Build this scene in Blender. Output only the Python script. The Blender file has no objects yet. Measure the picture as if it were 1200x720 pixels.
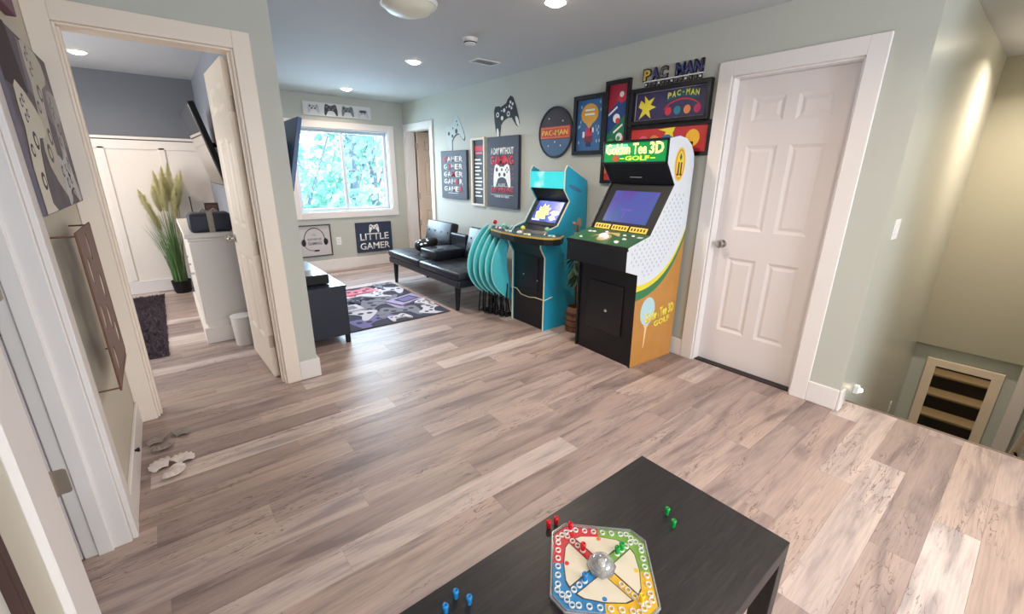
import bpy, bmesh, math, random
from mathutils import Vector, Matrix, Euler
random.seed(7)
PI = math.pi
S = bpy.context.scene
C = S.collection
# ---------------------------------------------------------------- camera
cam_d = bpy.data.cameras.new('camera'); cam = bpy.data.objects.new('camera', cam_d); C.objects.link(cam)
yaw, pit, rol = 6.78540696e-01, 3.05220614e-01, 1.08475892e-02
fw = Vector((math.sin(yaw)*math.cos(pit), math.cos(yaw)*math.cos(pit), -math.sin(pit)))
r0 = Vector((math.cos(yaw), -math.sin(yaw), 0)); u0 = r0.cross(fw)
rr = math.cos(rol)*r0 + math.sin(rol)*u0; uu = -math.sin(rol)*r0 + math.cos(rol)*u0
cam.matrix_world = Matrix(((rr.x, uu.x, -fw.x, 0), (rr.y, uu.y, -fw.y, 0), (rr.z, uu.z, -fw.z, 1.43), (0, 0, 0, 1)))
cam_d.sensor_width = 36; cam_d.lens = 36*499.07/1200; cam_d.clip_start = 0.02
S.camera = cam
# ---------------------------------------------------------------- view, sky
S.view_settings.view_transform = 'Standard'; S.view_settings.look = 'None'
S.view_settings.gamma = 1; S.view_settings.use_curve_mapping = False
S.view_settings.exposure = 0.10
W = bpy.data.worlds.new('sky'); S.world = W; W.use_nodes = True
bgn = W.node_tree.nodes['Background']; bgn.inputs[0].default_value = (0.74, 0.90, 1.0, 1); bgn.inputs[1].default_value = 3.8
# ---------------------------------------------------------------- lights
def area(name, loc, rot, sx, sy, power, col, shape='RECTANGLE', spread=None):
    l = bpy.data.lights.new(name, 'AREA'); l.shape = shape; l.size = sx; l.size_y = sy; l.energy = power; l.color = col
    if spread: l.spread = spread
    o = bpy.data.objects.new(name, l); C.objects.link(o); o.location = loc; o.rotation_euler = rot
    return o
area('window_daylight', (2.2, 7.5, 1.75), (-PI/2+0.15, 0, 0), 2.4, 1.6, 250, (0.56, 0.79, 1.0))
area('rear_fill_light', (1.4, -2.93, 1.40), (PI/2, 0, 0), 2.2, 1.3, 85, (0.88, 0.94, 1.0))  # fill light added behind the viewer, source unseen
area('bedroom_fill_light', (-1.84, 4.9, 1.45), (0, -PI/2, 0), 1.2, 1.2, 38, (1.0, 0.95, 0.90))  # fill light added inside the bedroom, no known source
DOWN = 15.0
WARM = (1.0, 0.84, 0.68)
# ---------------------------------------------------------------- materials
MATS = {}
def lin(c):
    return tuple(((v/255)/12.92 if v/255 <= 0.04045 else ((v/255+0.055)/1.055)**2.4) for v in c)
def mat(name, rgb, rough=0.6, metal=0.0, noise=0.0, nscale=12, bump=0.0, coat=0.0, emit=0.0, trans=0.0, ior=1.45, sheen=0.0):
    if name in MATS: return MATS[name]
    m = bpy.data.materials.new(name); m.use_nodes = True; nt = m.node_tree; b = nt.nodes['Principled BSDF']
    c = lin(rgb) + (1,)
    b.inputs['Base Color'].default_value = c; b.inputs['Roughness'].default_value = rough; b.inputs['Metallic'].default_value = metal
    b.inputs['Coat Weight'].default_value = coat; b.inputs['Transmission Weight'].default_value = trans; b.inputs['IOR'].default_value = ior
    b.inputs['Sheen Weight'].default_value = sheen
    if emit: b.inputs['Emission Color'].default_value = c; b.inputs['Emission Strength'].default_value = emit
    if noise or bump:
        tc = nt.nodes.new('ShaderNodeTexCoord'); n = nt.nodes.new('ShaderNodeTexNoise'); n.inputs['Scale'].default_value = nscale; n.inputs['Detail'].default_value = 4
        nt.links.new(tc.outputs['Object'], n.inputs['Vector'])
        if noise:
            mx = nt.nodes.new('ShaderNodeMix'); mx.data_type = 'RGBA'; mx.inputs['Factor'].default_value = 0.5
            mx.inputs['A'].default_value = tuple(v*(1-noise) for v in c[:3]) + (1,); mx.inputs['B'].default_value = tuple(min(1, v*(1+noise)) for v in c[:3]) + (1,)
            nt.links.new(n.outputs['Fac'], mx.inputs['Factor']); nt.links.new(mx.outputs['Result'], b.inputs['Base Color'])
            if emit: nt.links.new(mx.outputs['Result'], b.inputs['Emission Color'])
        if bump:
            bp = nt.nodes.new('ShaderNodeBump'); bp.inputs['Strength'].default_value = bump; bp.inputs['Distance'].default_value = 0.01
            nt.links.new(n.outputs['Fac'], bp.inputs['Height']); nt.links.new(bp.outputs['Normal'], b.inputs['Normal'])
    MATS[name] = m; return m
sage = mat('sage_wall_paint', (194, 195, 187), 0.62, noise=0.015, nscale=3, bump=0.02)
sage_gloss = mat('sage_wall_satin', (194, 195, 186), 0.30, noise=0.02, nscale=3, bump=0.02)
olive = mat('olive_wall_paint', (180, 177, 160), 0.5, noise=0.02, nscale=3)
tanw = mat('warm_beige_wall_paint', (206, 198, 182), 0.5, noise=0.02, nscale=3)
trimw = mat('white_trim_paint', (236, 230, 228), 0.38, noise=0.01, nscale=6)
doorw = mat('white_door_paint', (230, 222, 222), 0.42, noise=0.01, nscale=6)
ceilm = mat('ceiling_white', (196, 198, 202), 0.8, noise=0.02, nscale=4)
grayb = mat('slate_grey_paint', (116, 119, 126), 0.6, noise=0.02, nscale=3)
lilac = mat('pale_grey_paint', (140, 144, 156), 0.5, noise=0.02, nscale=3)
wains = mat('wainscot_cream_white', (244, 234, 226), 0.5)
black = mat('black_laminate', (24, 25, 31), 0.35, noise=0.1, nscale=30)
blackm = mat('black_matte', (18, 18, 22), 0.6)
navy = mat('navy_black_cabinet', (36, 42, 56), 0.32, noise=0.06, nscale=20)
vinyl = mat('black_faux_leather', (31, 33, 42), 0.33, noise=0.08, nscale=60, bump=0.15)
chrome = mat('brushed_nickel', (190, 186, 180), 0.28, metal=1.0)
hingem = mat('hinge_nickel', (196, 182, 166), 0.45, metal=0.7)
teal = mat('teal_vinyl', (84, 198, 208), 0.38, noise=0.08, nscale=10)
teal_rim = mat('pale_teal_piping', (150, 226, 226), 0.35)
tealside = mat('turquoise_cabinet_side', (38, 160, 196), 0.4, noise=0.05, nscale=8)
cream = mat('cream_edge', (226, 222, 190), 0.4)
white = mat('white_print', (240, 240, 240), 0.55)
greyp = mat('mid_grey_print', (128, 130, 140), 0.6)
dkprint = mat('dark_slate_print', (58, 62, 78), 0.6, noise=0.05, nscale=40)
redp = mat('crimson_print', (206, 48, 72), 0.6)
pinkp = mat('pink_print', (226, 120, 140), 0.6)
glassm = mat('clear_plastic', (246, 250, 250), 0.05, trans=1.0, ior=1.3)
def clear_mat(name, fac, tint):
    m = bpy.data.materials.new(name); m.use_nodes = True; nt = m.node_tree; o_ = nt.nodes['Material Output']; b_ = nt.nodes['Principled BSDF']
    b_.inputs['Base Color'].default_value = tint; b_.inputs['Metallic'].default_value = .6; b_.inputs['Roughness'].default_value = .12
    t_ = nt.nodes.new('ShaderNodeBsdfTransparent'); mx_ = nt.nodes.new('ShaderNodeMixShader'); mx_.inputs[0].default_value = fac
    nt.links.new(t_.outputs[0], mx_.inputs[1]); nt.links.new(b_.outputs[0], mx_.inputs[2]); nt.links.new(mx_.outputs[0], o_.inputs[0]); MATS[name] = m; return m
clearp = clear_mat('clear_polystyrene', .35, (.85, .87, .88, 1)); domep = clear_mat('clear_dome_plastic', .45, (.85, .87, .88, 1))
redplast = mat('red_peg_plastic', (214, 18, 34), 0.25)
greenplast = mat('green_peg_plastic', (20, 160, 70), 0.25)
blueplast = mat('blue_peg_plastic', (30, 130, 200), 0.25)
yelplast = mat('yellow_peg_plastic', (240, 200, 20), 0.25)

def wood_floor():
    m = bpy.data.materials.new('grey_oak_vinyl_plank'); m.use_nodes = True; nt = m.node_tree; N = nt.nodes.new; L = nt.links.new
    b = nt.nodes['Principled BSDF']; b.inputs['Roughness'].default_value = 0.43
    oi = N('ShaderNodeObjectInfo'); geo = N('ShaderNodeNewGeometry')
    # per plank shift of the grain
    mul = N('ShaderNodeMath'); mul.operation = 'MULTIPLY'; mul.inputs[1].default_value = 37.0; L(oi.outputs['Random'], mul.inputs[0])
    comb = N('ShaderNodeCombineXYZ'); L(mul.outputs[0], comb.inputs[0]); L(mul.outputs[0], comb.inputs[1])
    add = N('ShaderNodeVectorMath'); add.operation = 'ADD'; L(geo.outputs['Position'], add.inputs[0]); L(comb.outputs[0], add.inputs[1])
    def mapped(sx, sy):
        mp = N('ShaderNodeVectorMath'); mp.operation = 'MULTIPLY'; mp.inputs[1].default_value = (sx, sy, 1); L(add.outputs[0], mp.inputs[0]); return mp
    def noise(sx, sy, sc, det=4, dist=0.0):
        n = N('ShaderNodeTexNoise'); n.inputs['Scale'].default_value = sc; n.inputs['Detail'].default_value = det; n.inputs['Distortion'].default_value = dist
        L(mapped(sx, sy).outputs[0], n.inputs['Vector']); return n
    def ramp(src, stops):
        r = N('ShaderNodeValToRGB'); e = r.color_ramp.elements
        e[0].position, e[0].color = stops[0][0], stops[0][1]; e[1].position, e[1].color = stops[-1][0], stops[-1][1]
        for p, c in stops[1:-1]:
            x = e.new(p); x.color = c
        L(src, r.inputs[0]); return r
    g = lambda *c: lin(c) + (1,)
    tone = ramp(oi.outputs['Random'], [(0, g(158, 139, 134)), (0.2, g(178, 157, 150)), (0.38, g(168, 150, 144)), (0.55, g(188, 168, 161)), (0.72, g(182, 159, 148)), (0.84, g(204, 187, 181)), (1, g(220, 205, 199))])
    def mix(kind, fac, a, bb):
        mx = N('ShaderNodeMix'); mx.data_type = 'RGBA'; mx.blend_type = kind
        if isinstance(fac, float): mx.inputs['Factor'].default_value = fac
        else: L(fac, mx.inputs['Factor'])
        L(a, mx.inputs['A'])
        if isinstance(bb, tuple): mx.inputs['B'].default_value = bb
        else: L(bb, mx.inputs['B'])
        return mx
    n1 = noise(0.8, 6.5, 2.0, 6, 0.8)     # broad grey drifts along the plank
    d1 = ramp(n1.outputs['Fac'], [(0.34, (0.56, 0.55, 0.59, 1)), (0.50, (0.95, 0.94, 0.94, 1)), (0.68, (1.09, 1.06, 1.04, 1))])
    c1 = mix('MULTIPLY', 0.9, tone.outputs[0], d1.outputs[0])
    n2 = noise(1.5, 30.0, 4.0, 4, 0.3)    # fine grain
    d2 = ramp(n2.outputs['Fac'], [(0.35, (0.84, 0.83, 0.83, 1)), (0.6, (1.04, 1.03, 1.02, 1))])
    c2 = mix('MULTIPLY', 0.75, c1.outputs['Result'], d2.outputs[0])
    n3 = noise(1.2, 10.0, 2.6, 4, 1.6)     # dark splits and knots
    d3 = ramp(n3.outputs['Fac'], [(0.482, (0, 0, 0, 1)), (0.5, (1, 1, 1, 1)), (0.518, (0, 0, 0, 1))])
    n4 = noise(0.8, 3.0, 1.7, 2, 0)
    d4 = ramp(n4.outputs['Fac'], [(0.47, (0, 0, 0, 1)), (0.58, (0.9, 0.9, 0.9, 1))])
    mm = N('ShaderNodeMath'); mm.operation = 'MULTIPLY'; L(d3.outputs[0], mm.inputs[0]); L(d4.outputs[0], mm.inputs[1])
    c3 = mix('MIX', mm.outputs[0], c2.outputs['Result'], g(96, 78, 72))
    L(c3.outputs['Result'], b.inputs['Base Color'])
    bp = N('ShaderNodeBump'); bp.inputs['Strength'].default_value = 0.12; bp.inputs['Distance'].default_value = 0.004
    L(n2.outputs['Fac'], bp.inputs['Height']); L(bp.outputs['Normal'], b.inputs['Normal'])
    return m
oak = wood_floor()

def table_wood():
    m = bpy.data.materials.new('black_brown_woodgrain'); m.use_nodes = True; nt = m.node_tree; N = nt.nodes.new; L = nt.links.new
    b = nt.nodes['Principled BSDF']; b.inputs['Roughness'].default_value = 0.42
    tc = N('ShaderNodeTexCoord'); mp = N('ShaderNodeMapping'); mp.inputs['Scale'].default_value = (1.6, 14, 14); L(tc.outputs['Object'], mp.inputs['Vector'])
    n = N('ShaderNodeTexNoise'); n.inputs['Scale'].default_value = 5; n.inputs['Detail'].default_value = 6; n.inputs['Distortion'].default_value = 0.8; L(mp.outputs[0], n.inputs['Vector'])
    r = N('ShaderNodeValToRGB'); r.color_ramp.elements[0].position = 0.3; r.color_ramp.elements[0].color = lin((22, 21, 24)) + (1,)
    r.color_ramp.elements[1].position = 0.75; r.color_ramp.elements[1].color = lin((44, 41, 43)) + (1,)
    L(n.outputs['Fac'], r.inputs[0]); L(r.outputs[0], b.inputs['Base Color'])
    bp = N('ShaderNodeBump'); bp.inputs['Strength'].default_value = 0.2; bp.inputs['Distance'].default_value = 0.003; L(n.outputs['Fac'], bp.inputs['Height']); L(bp.outputs['Normal'], b.inputs['Normal'])
    return m
tablem = table_wood()

# ---------------------------------------------------------------- helpers
def link(name, me, m=None, parent=None, kind=None):
    o = bpy.data.objects.new(name, me); C.objects.link(o)
    if m is not None and me is not None: me.materials.append(m)
    if parent: o.parent = parent
    if kind: o['kind'] = kind
    return o
def finish(bm, name, m, parent=None, smooth=False, kind=None):
    bmesh.ops.recalc_face_normals(bm, faces=bm.faces)
    me = bpy.data.meshes.new(name); bm.to_mesh(me); bm.free()
    if smooth:
        for p in me.polygons: p.use_smooth = True
    return link(name, me, m, parent, kind)
def bbox(bm, x0, x1, y0, y1, z0, z1, bev=0.0, seg=1):
    r = bmesh.ops.create_cube(bm, size=1); vs = r['verts']
    for v in vs: v.co = Vector(((x0+x1)/2 + v.co.x*(x1-x0), (y0+y1)/2 + v.co.y*(y1-y0), (z0+z1)/2 + v.co.z*(z1-z0)))
    if bev:
        es = list({e for v in vs for e in v.link_edges}); bmesh.ops.bevel(bm, geom=es, offset=bev, segments=seg, affect='EDGES', profile=0.5)
def box(name, m, x0, x1, y0, y1, z0, z1, parent=None, bev=0.0, seg=1, kind=None, smooth=False):
    bm = bmesh.new(); bbox(bm, x0, x1, y0, y1, z0, z1, bev, seg); return finish(bm, name, m, parent, smooth, kind)
def boxes(name, m, lst, parent=None, bev=0.0, kind=None):
    bm = bmesh.new()
    for b in lst: bbox(bm, *b, bev)
    return finish(bm, name, m, parent, False, kind)
def bprism(bm, pts, h0, h1, f):
    a = [bm.verts.new(f(p[0], p[1], h0)) for p in pts]; b = [bm.verts.new(f(p[0], p[1], h1)) for p in pts]
    bm.faces.new(a); bm.faces.new(list(reversed(b))); n = len(pts)
    for i in range(n): bm.faces.new((a[i], b[i], b[(i+1) % n], a[(i+1) % n]))
XY = lambda a, b, h: (a, b, h)
XZ = lambda a, b, h: (a, h, b)
YZ = lambda a, b, h: (h, a, b)
def prism(name, m, pts, h0, h1, f=XY, parent=None, kind=None, smooth=False):
    bm = bmesh.new(); bprism(bm, pts, h0, h1, f); return finish(bm, name, m, parent, smooth, kind)
def btube(bm, p0, p1, r, r2=None, n=10):
    p0, p1 = Vector(p0), Vector(p1); d = p1-p0; r2 = r if r2 is None else r2
    q = d.to_track_quat('Z', 'Y').to_matrix().to_4x4(); q.translation = (p0+p1)/2
    bmesh.ops.create_cone(bm, cap_ends=True, segments=n, radius1=r, radius2=r2, depth=d.length, matrix=q)
def tube(name, m, p0, p1, r, r2=None, n=12, parent=None, smooth=True):
    bm = bmesh.new(); btube(bm, p0, p1, r, r2, n); o = finish(bm, name, m, parent, False)
    if smooth: shade(o)
    return o
def shade(o):
    for p in o.data.polygons: p.use_smooth = True
    try: o.data.set_sharp_from_angle(angle=0.7)
    except Exception: pass
    return o
def path(name, m, pts, r, parent=None, n=8):
    bm = bmesh.new()
    for a, b in zip(pts, pts[1:]): btube(bm, a, b, r, r, n)
    for p in pts[1:-1]: bmesh.ops.create_uvsphere(bm, u_segments=8, v_segments=5, radius=r, matrix=Matrix.Translation(p))
    return shade(finish(bm, name, m, parent))
def lathe(name, m, prof, cx=0, cy=0, parent=None, n=24, z0=0):
    bm = bmesh.new(); rings = []
    for r, z in prof:
        rings.append([bm.verts.new((cx + max(r, 1e-4)*math.cos(2*PI*i/n), cy + max(r, 1e-4)*math.sin(2*PI*i/n), z0+z)) for i in range(n)])
    for a, b in zip(rings, rings[1:]):
        for i in range(n): bm.faces.new((a[i], a[(i+1) % n], b[(i+1) % n], b[i]))
    bm.faces.new(list(reversed(rings[0]))); bm.faces.new(rings[-1])
    return shade(finish(bm, name, m, parent))
def sphere(name, m, c, r, parent=None, sc=(1, 1, 1), u=14, v=9):
    bm = bmesh.new(); bmesh.ops.create_uvsphere(bm, u_segments=u, v_segments=v, radius=r, matrix=Matrix.Translation(c) @ Matrix.Diagonal((*sc, 1)))
    return finish(bm, name, m, parent, True)
def tag(o, label, cat, group=None):
    o['label'] = label; o['category'] = cat
    if group: o['group'] = group
    return o
def thing(name, label, cat, loc=(0, 0, 0), rot=(0, 0, 0), group=None, mw=None):
    o = bpy.data.objects.new(name, None); C.objects.link(o); o.empty_display_size = 0.05
    if mw is not None: o.matrix_world = mw
    else: o.location = loc; o.rotation_euler = rot
    return tag(o, label, cat, group)
def struct(o): o['kind'] = 'structure'; return o
def dup(root, loc=None, rot=None, label=None):
    r = root.copy(); C.objects.link(r)
    if loc is not None: r.location = loc
    if rot is not None: r.rotation_euler = rot
    if label: r['label'] = label
    for ch in list(root.children):
        c = ch.copy(); C.objects.link(c); c.parent = r
        for g in list(ch.children):
            d = g.copy(); C.objects.link(d); d.parent = c
    return r
def text(name, s, m, x, y, w=None, h=None, parent=None, z=0.0, depth=0.0015, bold=0.0, f=None, align='CENTER', rot=0):
    cu = bpy.data.curves.new('t', 'FONT'); cu.body = s; cu.size = 1; cu.align_x = align; cu.align_y = 'CENTER'; cu.offset = bold; cu.resolution_u = 2
    cu.extrude = 0.0
    to = bpy.data.objects.new('t', cu); C.objects.link(to); dg = bpy.context.evaluated_depsgraph_get(); dg.update()
    me = bpy.data.meshes.new_from_object(to.evaluated_get(dg)); bpy.data.objects.remove(to); bpy.data.curves.remove(cu)
    xs = [v.co.x for v in me.vertices]; ys = [v.co.y for v in me.vertices]
    bw, bh = max(xs)-min(xs), max(ys)-min(ys); cx, cy = (max(xs)+min(xs))/2, (max(ys)+min(ys))/2
    sx = (w/bw) if w else (h/bh); sy = (h/bh) if h else sx
    bm = bmesh.new(); bm.from_mesh(me); bpy.data.meshes.remove(me)
    r = bmesh.ops.extrude_face_region(bm, geom=list(bm.faces)); vv = [g for g in r['geom'] if isinstance(g, bmesh.types.BMVert)]
    for v in vv: v.co.z += 1.0
    cr, sr = math.cos(rot), math.sin(rot)
    for v in bm.verts:
        a, b = (v.co.x-cx)*sx, (v.co.y-cy)*sy
        a, b = a*cr-b*sr, a*sr+b*cr
        c = z + v.co.z*depth
        v.co = Vector(f(x+a, y+b, c)) if f else Vector((x+a, y+b, c))
    return finish(bm, name, m, parent)
# wall frames: local x to the viewer's right, local y up, local z out of the wall
XR = 3.138; YB = 6.637; YP = 3.086; XL = -0.334; XW = 0.676; YS = 0.573; H = 2.42
def on_right(y, z, x=XR): return Matrix(((0, 0, -1, x), (-1, 0, 0, y), (0, 1, 0, z), (0, 0, 0, 1)))
def on_back(x, z, y=YB): return Matrix(((1, 0, 0, x), (0, 0, -1, y), (0, 1, 0, z), (0, 0, 0, 1)))
def on_left(y, z, x=XL): return Matrix(((0, 0, 1, x), (1, 0, 0, y), (0, 1, 0, z), (0, 0, 0, 1)))
def ell(cx, cy, rx, ry, n=24, a0=0, a1=2*PI, rot=0):
    out = []
    for i in range(n if abs(a1-a0-2*PI) < 1e-6 else n+1):
        t = a0+(a1-a0)*i/n; a, b = rx*math.cos(t), ry*math.sin(t)
        out.append((cx+a*math.cos(rot)-b*math.sin(rot), cy+a*math.sin(rot)+b*math.cos(rot)))
    return out
def rect(x0, y0, x1, y1): return [(x0, y0), (x1, y0), (x1, y1), (x0, y1)]
PADH = [(0, .30), (.12, .30), (.2, .36), (.34, .40), (.42, .33), (.47, .12), (.5, -.16), (.5, -.36), (.43, -.42), (.36, -.36), (.24, -.12), (.12, -.07), (0, -.06)]
def pad(cx, cy, w, rot=0, sy=1.0):
    pts = PADH + [(-x, y) for x, y in reversed(PADH[1:-1])]
    cr, sr = math.cos(rot), math.sin(rot)
    return [(cx+(x*cr-y*sy*sr)*w, cy+(x*sr+y*sy*cr)*w) for x, y in pts]
def padrot(cx, cy, w, rot, x, y, sy=1.0):
    cr, sr = math.cos(rot), math.sin(rot); return (cx+(x*cr-y*sy*sr)*w, cy+(x*sr+y*sy*cr)*w)
def gamepad_print(root, cx, cy, w, body, detail, z, rot=0, sy=1.0, name='gamepad_print'):
    g = prism(name, body, pad(cx, cy, w, rot, sy), z, z+0.001, XY, root)
    for x, y, r in ((-.3, .2, .075), (.15, .03, .07), (-.14, .03, .07), (.3, .12, .035), (.3, .26, .035), (.23, .19, .035), (.37, .19, .035), (0, .2, .05)):
        px, py = padrot(cx, cy, w, rot, x, y, sy)
        prism('button_print', detail, ell(px, py, r*w, r*w*sy, 10), z+0.001, z+0.0016, XY, g)
    return g
def frame(root, w, h, fw_, d, m, inner=None, iz=0.006, name='frame'):
    bm = bmesh.new()
    for b in ((-w/2, w/2, h/2-fw_, h/2), (-w/2, w/2, -h/2, -h/2+fw_), (-w/2, -w/2+fw_, -h/2+fw_, h/2-fw_), (w/2-fw_, w/2, -h/2+fw_, h/2-fw_)):
        bbox(bm, *b, 0.0, d, 0.0015)
    finish(bm, name, m, root)
    if inner: return box('art_panel', inner, -w/2+fw_, w/2-fw_, -h/2+fw_, h/2-fw_, 0.0, iz, root)

# ================================================================ SETTING
# ---- floor with planks
floor = struct(boxes('floor', mat('subfloor', (90, 78, 72), 0.8), [(-2.0, 3.32, -3.0, 6.8, -0.25, -0.012), (3.32, 3.5, -3.0, -0.33, -0.25, -0.012), (3.3, 4.2, 5.7, 6.8, -0.25, -0.012)]))
PW, PL, GAP = 0.145, 1.22, 0.0002
def plank_mesh(l):
    bm = bmesh.new(); bbox(bm, GAP, l-GAP, GAP, PW-GAP, -0.012, 0.0, 0.0004); bmesh.ops.recalc_face_normals(bm, faces=bm.faces)
    me = bpy.data.meshes.new('plank'); bm.to_mesh(me); bm.free(); me.materials.append(oak); return me
cache = {}
anchors = {}
r0i = 0
y = 1.457 + 10*0 - PW*16
row = 0
while y < YB:
    x0 = -0.34 if y < YP-0.05 else -1.2
    x0 = -0.52 if 1.3 < y < 2.0 else x0
    xend = 3.325
    off = (row*0.437 + random.uniform(-0.12, 0.12)) % PL
    x = x0 - off
    while x < xend:
        a, b = max(x, x0), min(x+PL, xend)
        l = round(b-a, 5)
        if l > 0.03:
            if l not in cache: cache[l] = plank_mesh(l)
            p = bpy.data.objects.new('plank', cache[l]); C.objects.link(p); p.location = (a, y, 0); p.parent = floor
        x += PL
    y += PW; row += 1
struct(box('trim_1', mat('stair_nosing_wood', (120, 100, 88), 0.5), 3.325, 3.345, -0.33, YS-0.002, -0.03, 0.004, bev=0.004))
box('skirt', trimw, 3.321, 3.34, -0.33, YS-0.002, -0.25, -0.03, bpy.data.objects['trim_1'])
# ---- ceiling
ceil = struct(boxes('ceiling', ceilm, [(-2.0, 6.05, -3.1, 6.8, H, H+0.1)]))
# ---- right wall with two openings
struct(boxes('wall_right', sage, [(XR, XR+0.14, YS+0.002, 0.84, -0.01, H), (XR, XR+0.14, 0.84, 1.56, 2.06, H), (XR, XR+0.14, 1.56, 5.78, -0.01, H), (XR, XR+0.14, 5.78, 6.55, 2.03, H), (XR, XR+0.14, 6.55, YB+0.12, -0.01, H)]))
struct(boxes('wall_stair_left', sage_gloss, [(XR+0.0015, 6.05, YS, YS+0.12, -2.7, H)]))
struct(boxes('wall_stair_end', olive, [(5.87, 6.02, -0.33, YS, -0.20, H)]))
struct(boxes('wall_stair_end_lower', mat('lit_grey_green_wall', (200, 206, 200), 0.5), [(5.93, 6.05, -0.45, YS, -2.7, -0.20)]))  # paler than the wall above: light from the landing put into the colour
struct(boxes('wall_stair_right', sage_gloss, [(3.345, 6.05, -0.45, -0.33, -2.7, H)]))
struct(boxes('wall_stair_front', sage, [(3.22, 3.345, -3.1, -0.45, -0.01, H)]))
# ---- back wall with window opening
struct(boxes('wall_back', sage, [(XW-0.15, 1.52, YB, YB+0.14, -0.01, H), (2.88, XR+0.1, YB, YB+0.14, -0.01, H), (1.52, 2.88, YB, YB+0.14, -0.01, 0.855), (1.52, 2.88, YB, YB+0.14, 2.0, H)]))
# ---- partition between play room and bedroom
struct(boxes('wall_partition', sage, [(0.465, XW, YP, YP+0.13, -0.01, H), (-0.247, 0.465, YP, YP+0.13, 2.075, H), (XL-0.14, -0.247, YP, YP+0.13, -0.01, H), (0.60, XW, YP+0.13, YB, -0.01, H)]))
struct(boxes('wall_bedroom_right', lilac, [(0.524, 0.60, YP+0.13, YB, -0.01, H)]))
bw = struct(boxes('wall_bedroom_back', grayb, [(-2.0, 0.524, YB, YB+0.12, -0.01, H)]))
struct(boxes('wall_bedroom_left', lilac, [(-2.0, -1.9, 3.0, 4.3, -0.01, H), (-2.0, -1.9, 5.5, YB, -0.01, H), (-2.0, -1.9, 4.3, 5.5, -0.01, 0.85), (-2.0, -1.9, 4.3, 5.5, 2.05, H)]))
struct(boxes('wall_bedroom_front', lilac, [(-2.0, XL-0.14, 2.95, YP+0.13, -0.01, H)]))
# wainscot panels, battens and rails
wsc = struct(box('trim_2', wains, -1.9, 0.524, YB-0.012, YB, 0.0, 1.70))
for x in (-1.45, -0.93, -0.41, 0.11):
    box('batten', wains, x-0.028, x+0.028, YB-0.026, YB-0.012, 0.16, 1.66, wsc, bev=0.002)
box('top_rail', wains, -1.9, 0.524, YB-0.026, YB-0.012, 1.64, 1.735, wsc, bev=0.002)
box('cap_rail', wains, -1.9, 0.524, YB-0.045, YB-0.002, 1.745, 1.773, wsc, bev=0.003)
struct(box('baseboard_bedroom', trimw, -1.9, 0.524, YB-0.030, YB-0.012, 0.0, 0.15, bev=0.003))
# ---- left wall
struct(boxes('wall_left', tanw, [(XL-0.14, XL, 2.01, YP, -0.01, H), (XL-0.14, XL, 1.31, 2.01, 2.05, H), (XL-0.14, XL, -3.1, 1.31, -0.01, H)]))
struct(boxes('wall_front', sage, [(XL-0.14, 0.2, -3.1, -2.98, -0.01, H), (2.6, 3.345, -3.1, -2.98, -0.01, H), (0.2, 2.6, -3.1, -2.98, -0.01, 0.7), (0.2, 2.6, -3.1, -2.98, 2.1, H)]))
struct(boxes('wall_side_room', mat('side_room_paint', (214, 212, 200), 0.6), [(-2.0, -1.9, 0.2, 2.95, -0.01, H), (-1.9, XL-0.14, 0.2, 0.3, -0.01, H)]))
# ---- baseboards
def baseboard(name, lst): return struct(boxes(name, trimw, lst, bev=0.004))
baseboard('baseboard_right', [(XR-0.016, XR, 1.655, 5.69, 0, 0.14), (XR-0.016, XR, YS+0.001, 0.745, 0, 0.14), (XR-0.016, XR+0.06, YS-0.016, YS, 0, 0.14)])
baseboard('baseboard_back', [(XW, XR-0.016, YB-0.016, YB, 0, 0.155)])
baseboard('baseboard_partition', [(0.555, XW+0.016, YP-0.016, YP, 0, 0.14), (XW, XW+0.016, YP, YB-0.016, 0, 0.14)])
baseboard('baseboard_left', [(XL, XL+0.016, 2.10, YP-0.02, 0, 0.14), (XL, XL+0.016, -3.0, 1.16, 0, 0.14)])
ds = tag(thing('door_stop', 'x', 'door stop', (XL+0.016, 2.52, 0.12)), 'small dark door stop on the white baseboard of the left wall', 'door stop')
tube('stem', blackm, (0, 0, 0), (0.008, 0, 0), 0.006, parent=ds); tube('rubber_tip', blackm, (0.008, 0, 0), (0.018, 0, 0), 0.010, parent=ds)
# ---- casings
def casing_right(name, y0, y1, zt, w, d=0.018, outer1=None):
    return struct(boxes(name, trimw, [(XR-d, XR, y0-w, y0, 0, zt+w), (XR-d, XR, y1, min(y1+w, YB-0.002), 0, zt+w), (XR-d, XR, y0, y1, zt, zt+w),
        (XR, XR+0.14, y0-0.001, y0+0.012, 0, zt), (XR, XR+0.14, y1-0.012, y1+0.001, 0, zt), (XR, XR+0.14, y0, y1, zt-0.012, zt+0.001)], bev=0.003))
casing_right('trim_3', 0.84, 1.56, 2.06, 0.095)
casing_right('trim_4', 5.78, 6.55, 2.03, 0.09)
struct(boxes('trim_5', mat('warm_white_trim', (240, 226, 212), 0.4), [(0.465, 0.555, YP-0.018, YP, 0, 2.165), (XL+0.001, -0.247, YP-0.018, YP, 0, 2.165), (-0.247, 0.465, YP-0.018, YP, 2.075, 2.165),
    (0.453, 0.466, YP, YP+0.13, 0, 2.075), (-0.248, -0.235, YP, YP+0.13, 0, 2.075), (-0.235, 0.453, YP, YP+0.13, 2.063, 2.076),
    (0.443, 0.455, YP+0.03, YP+0.08, 0, 2.063), (-0.236, -0.225, YP+0.03, YP+0.08, 0, 2.063)], bev=0.003))
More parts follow.
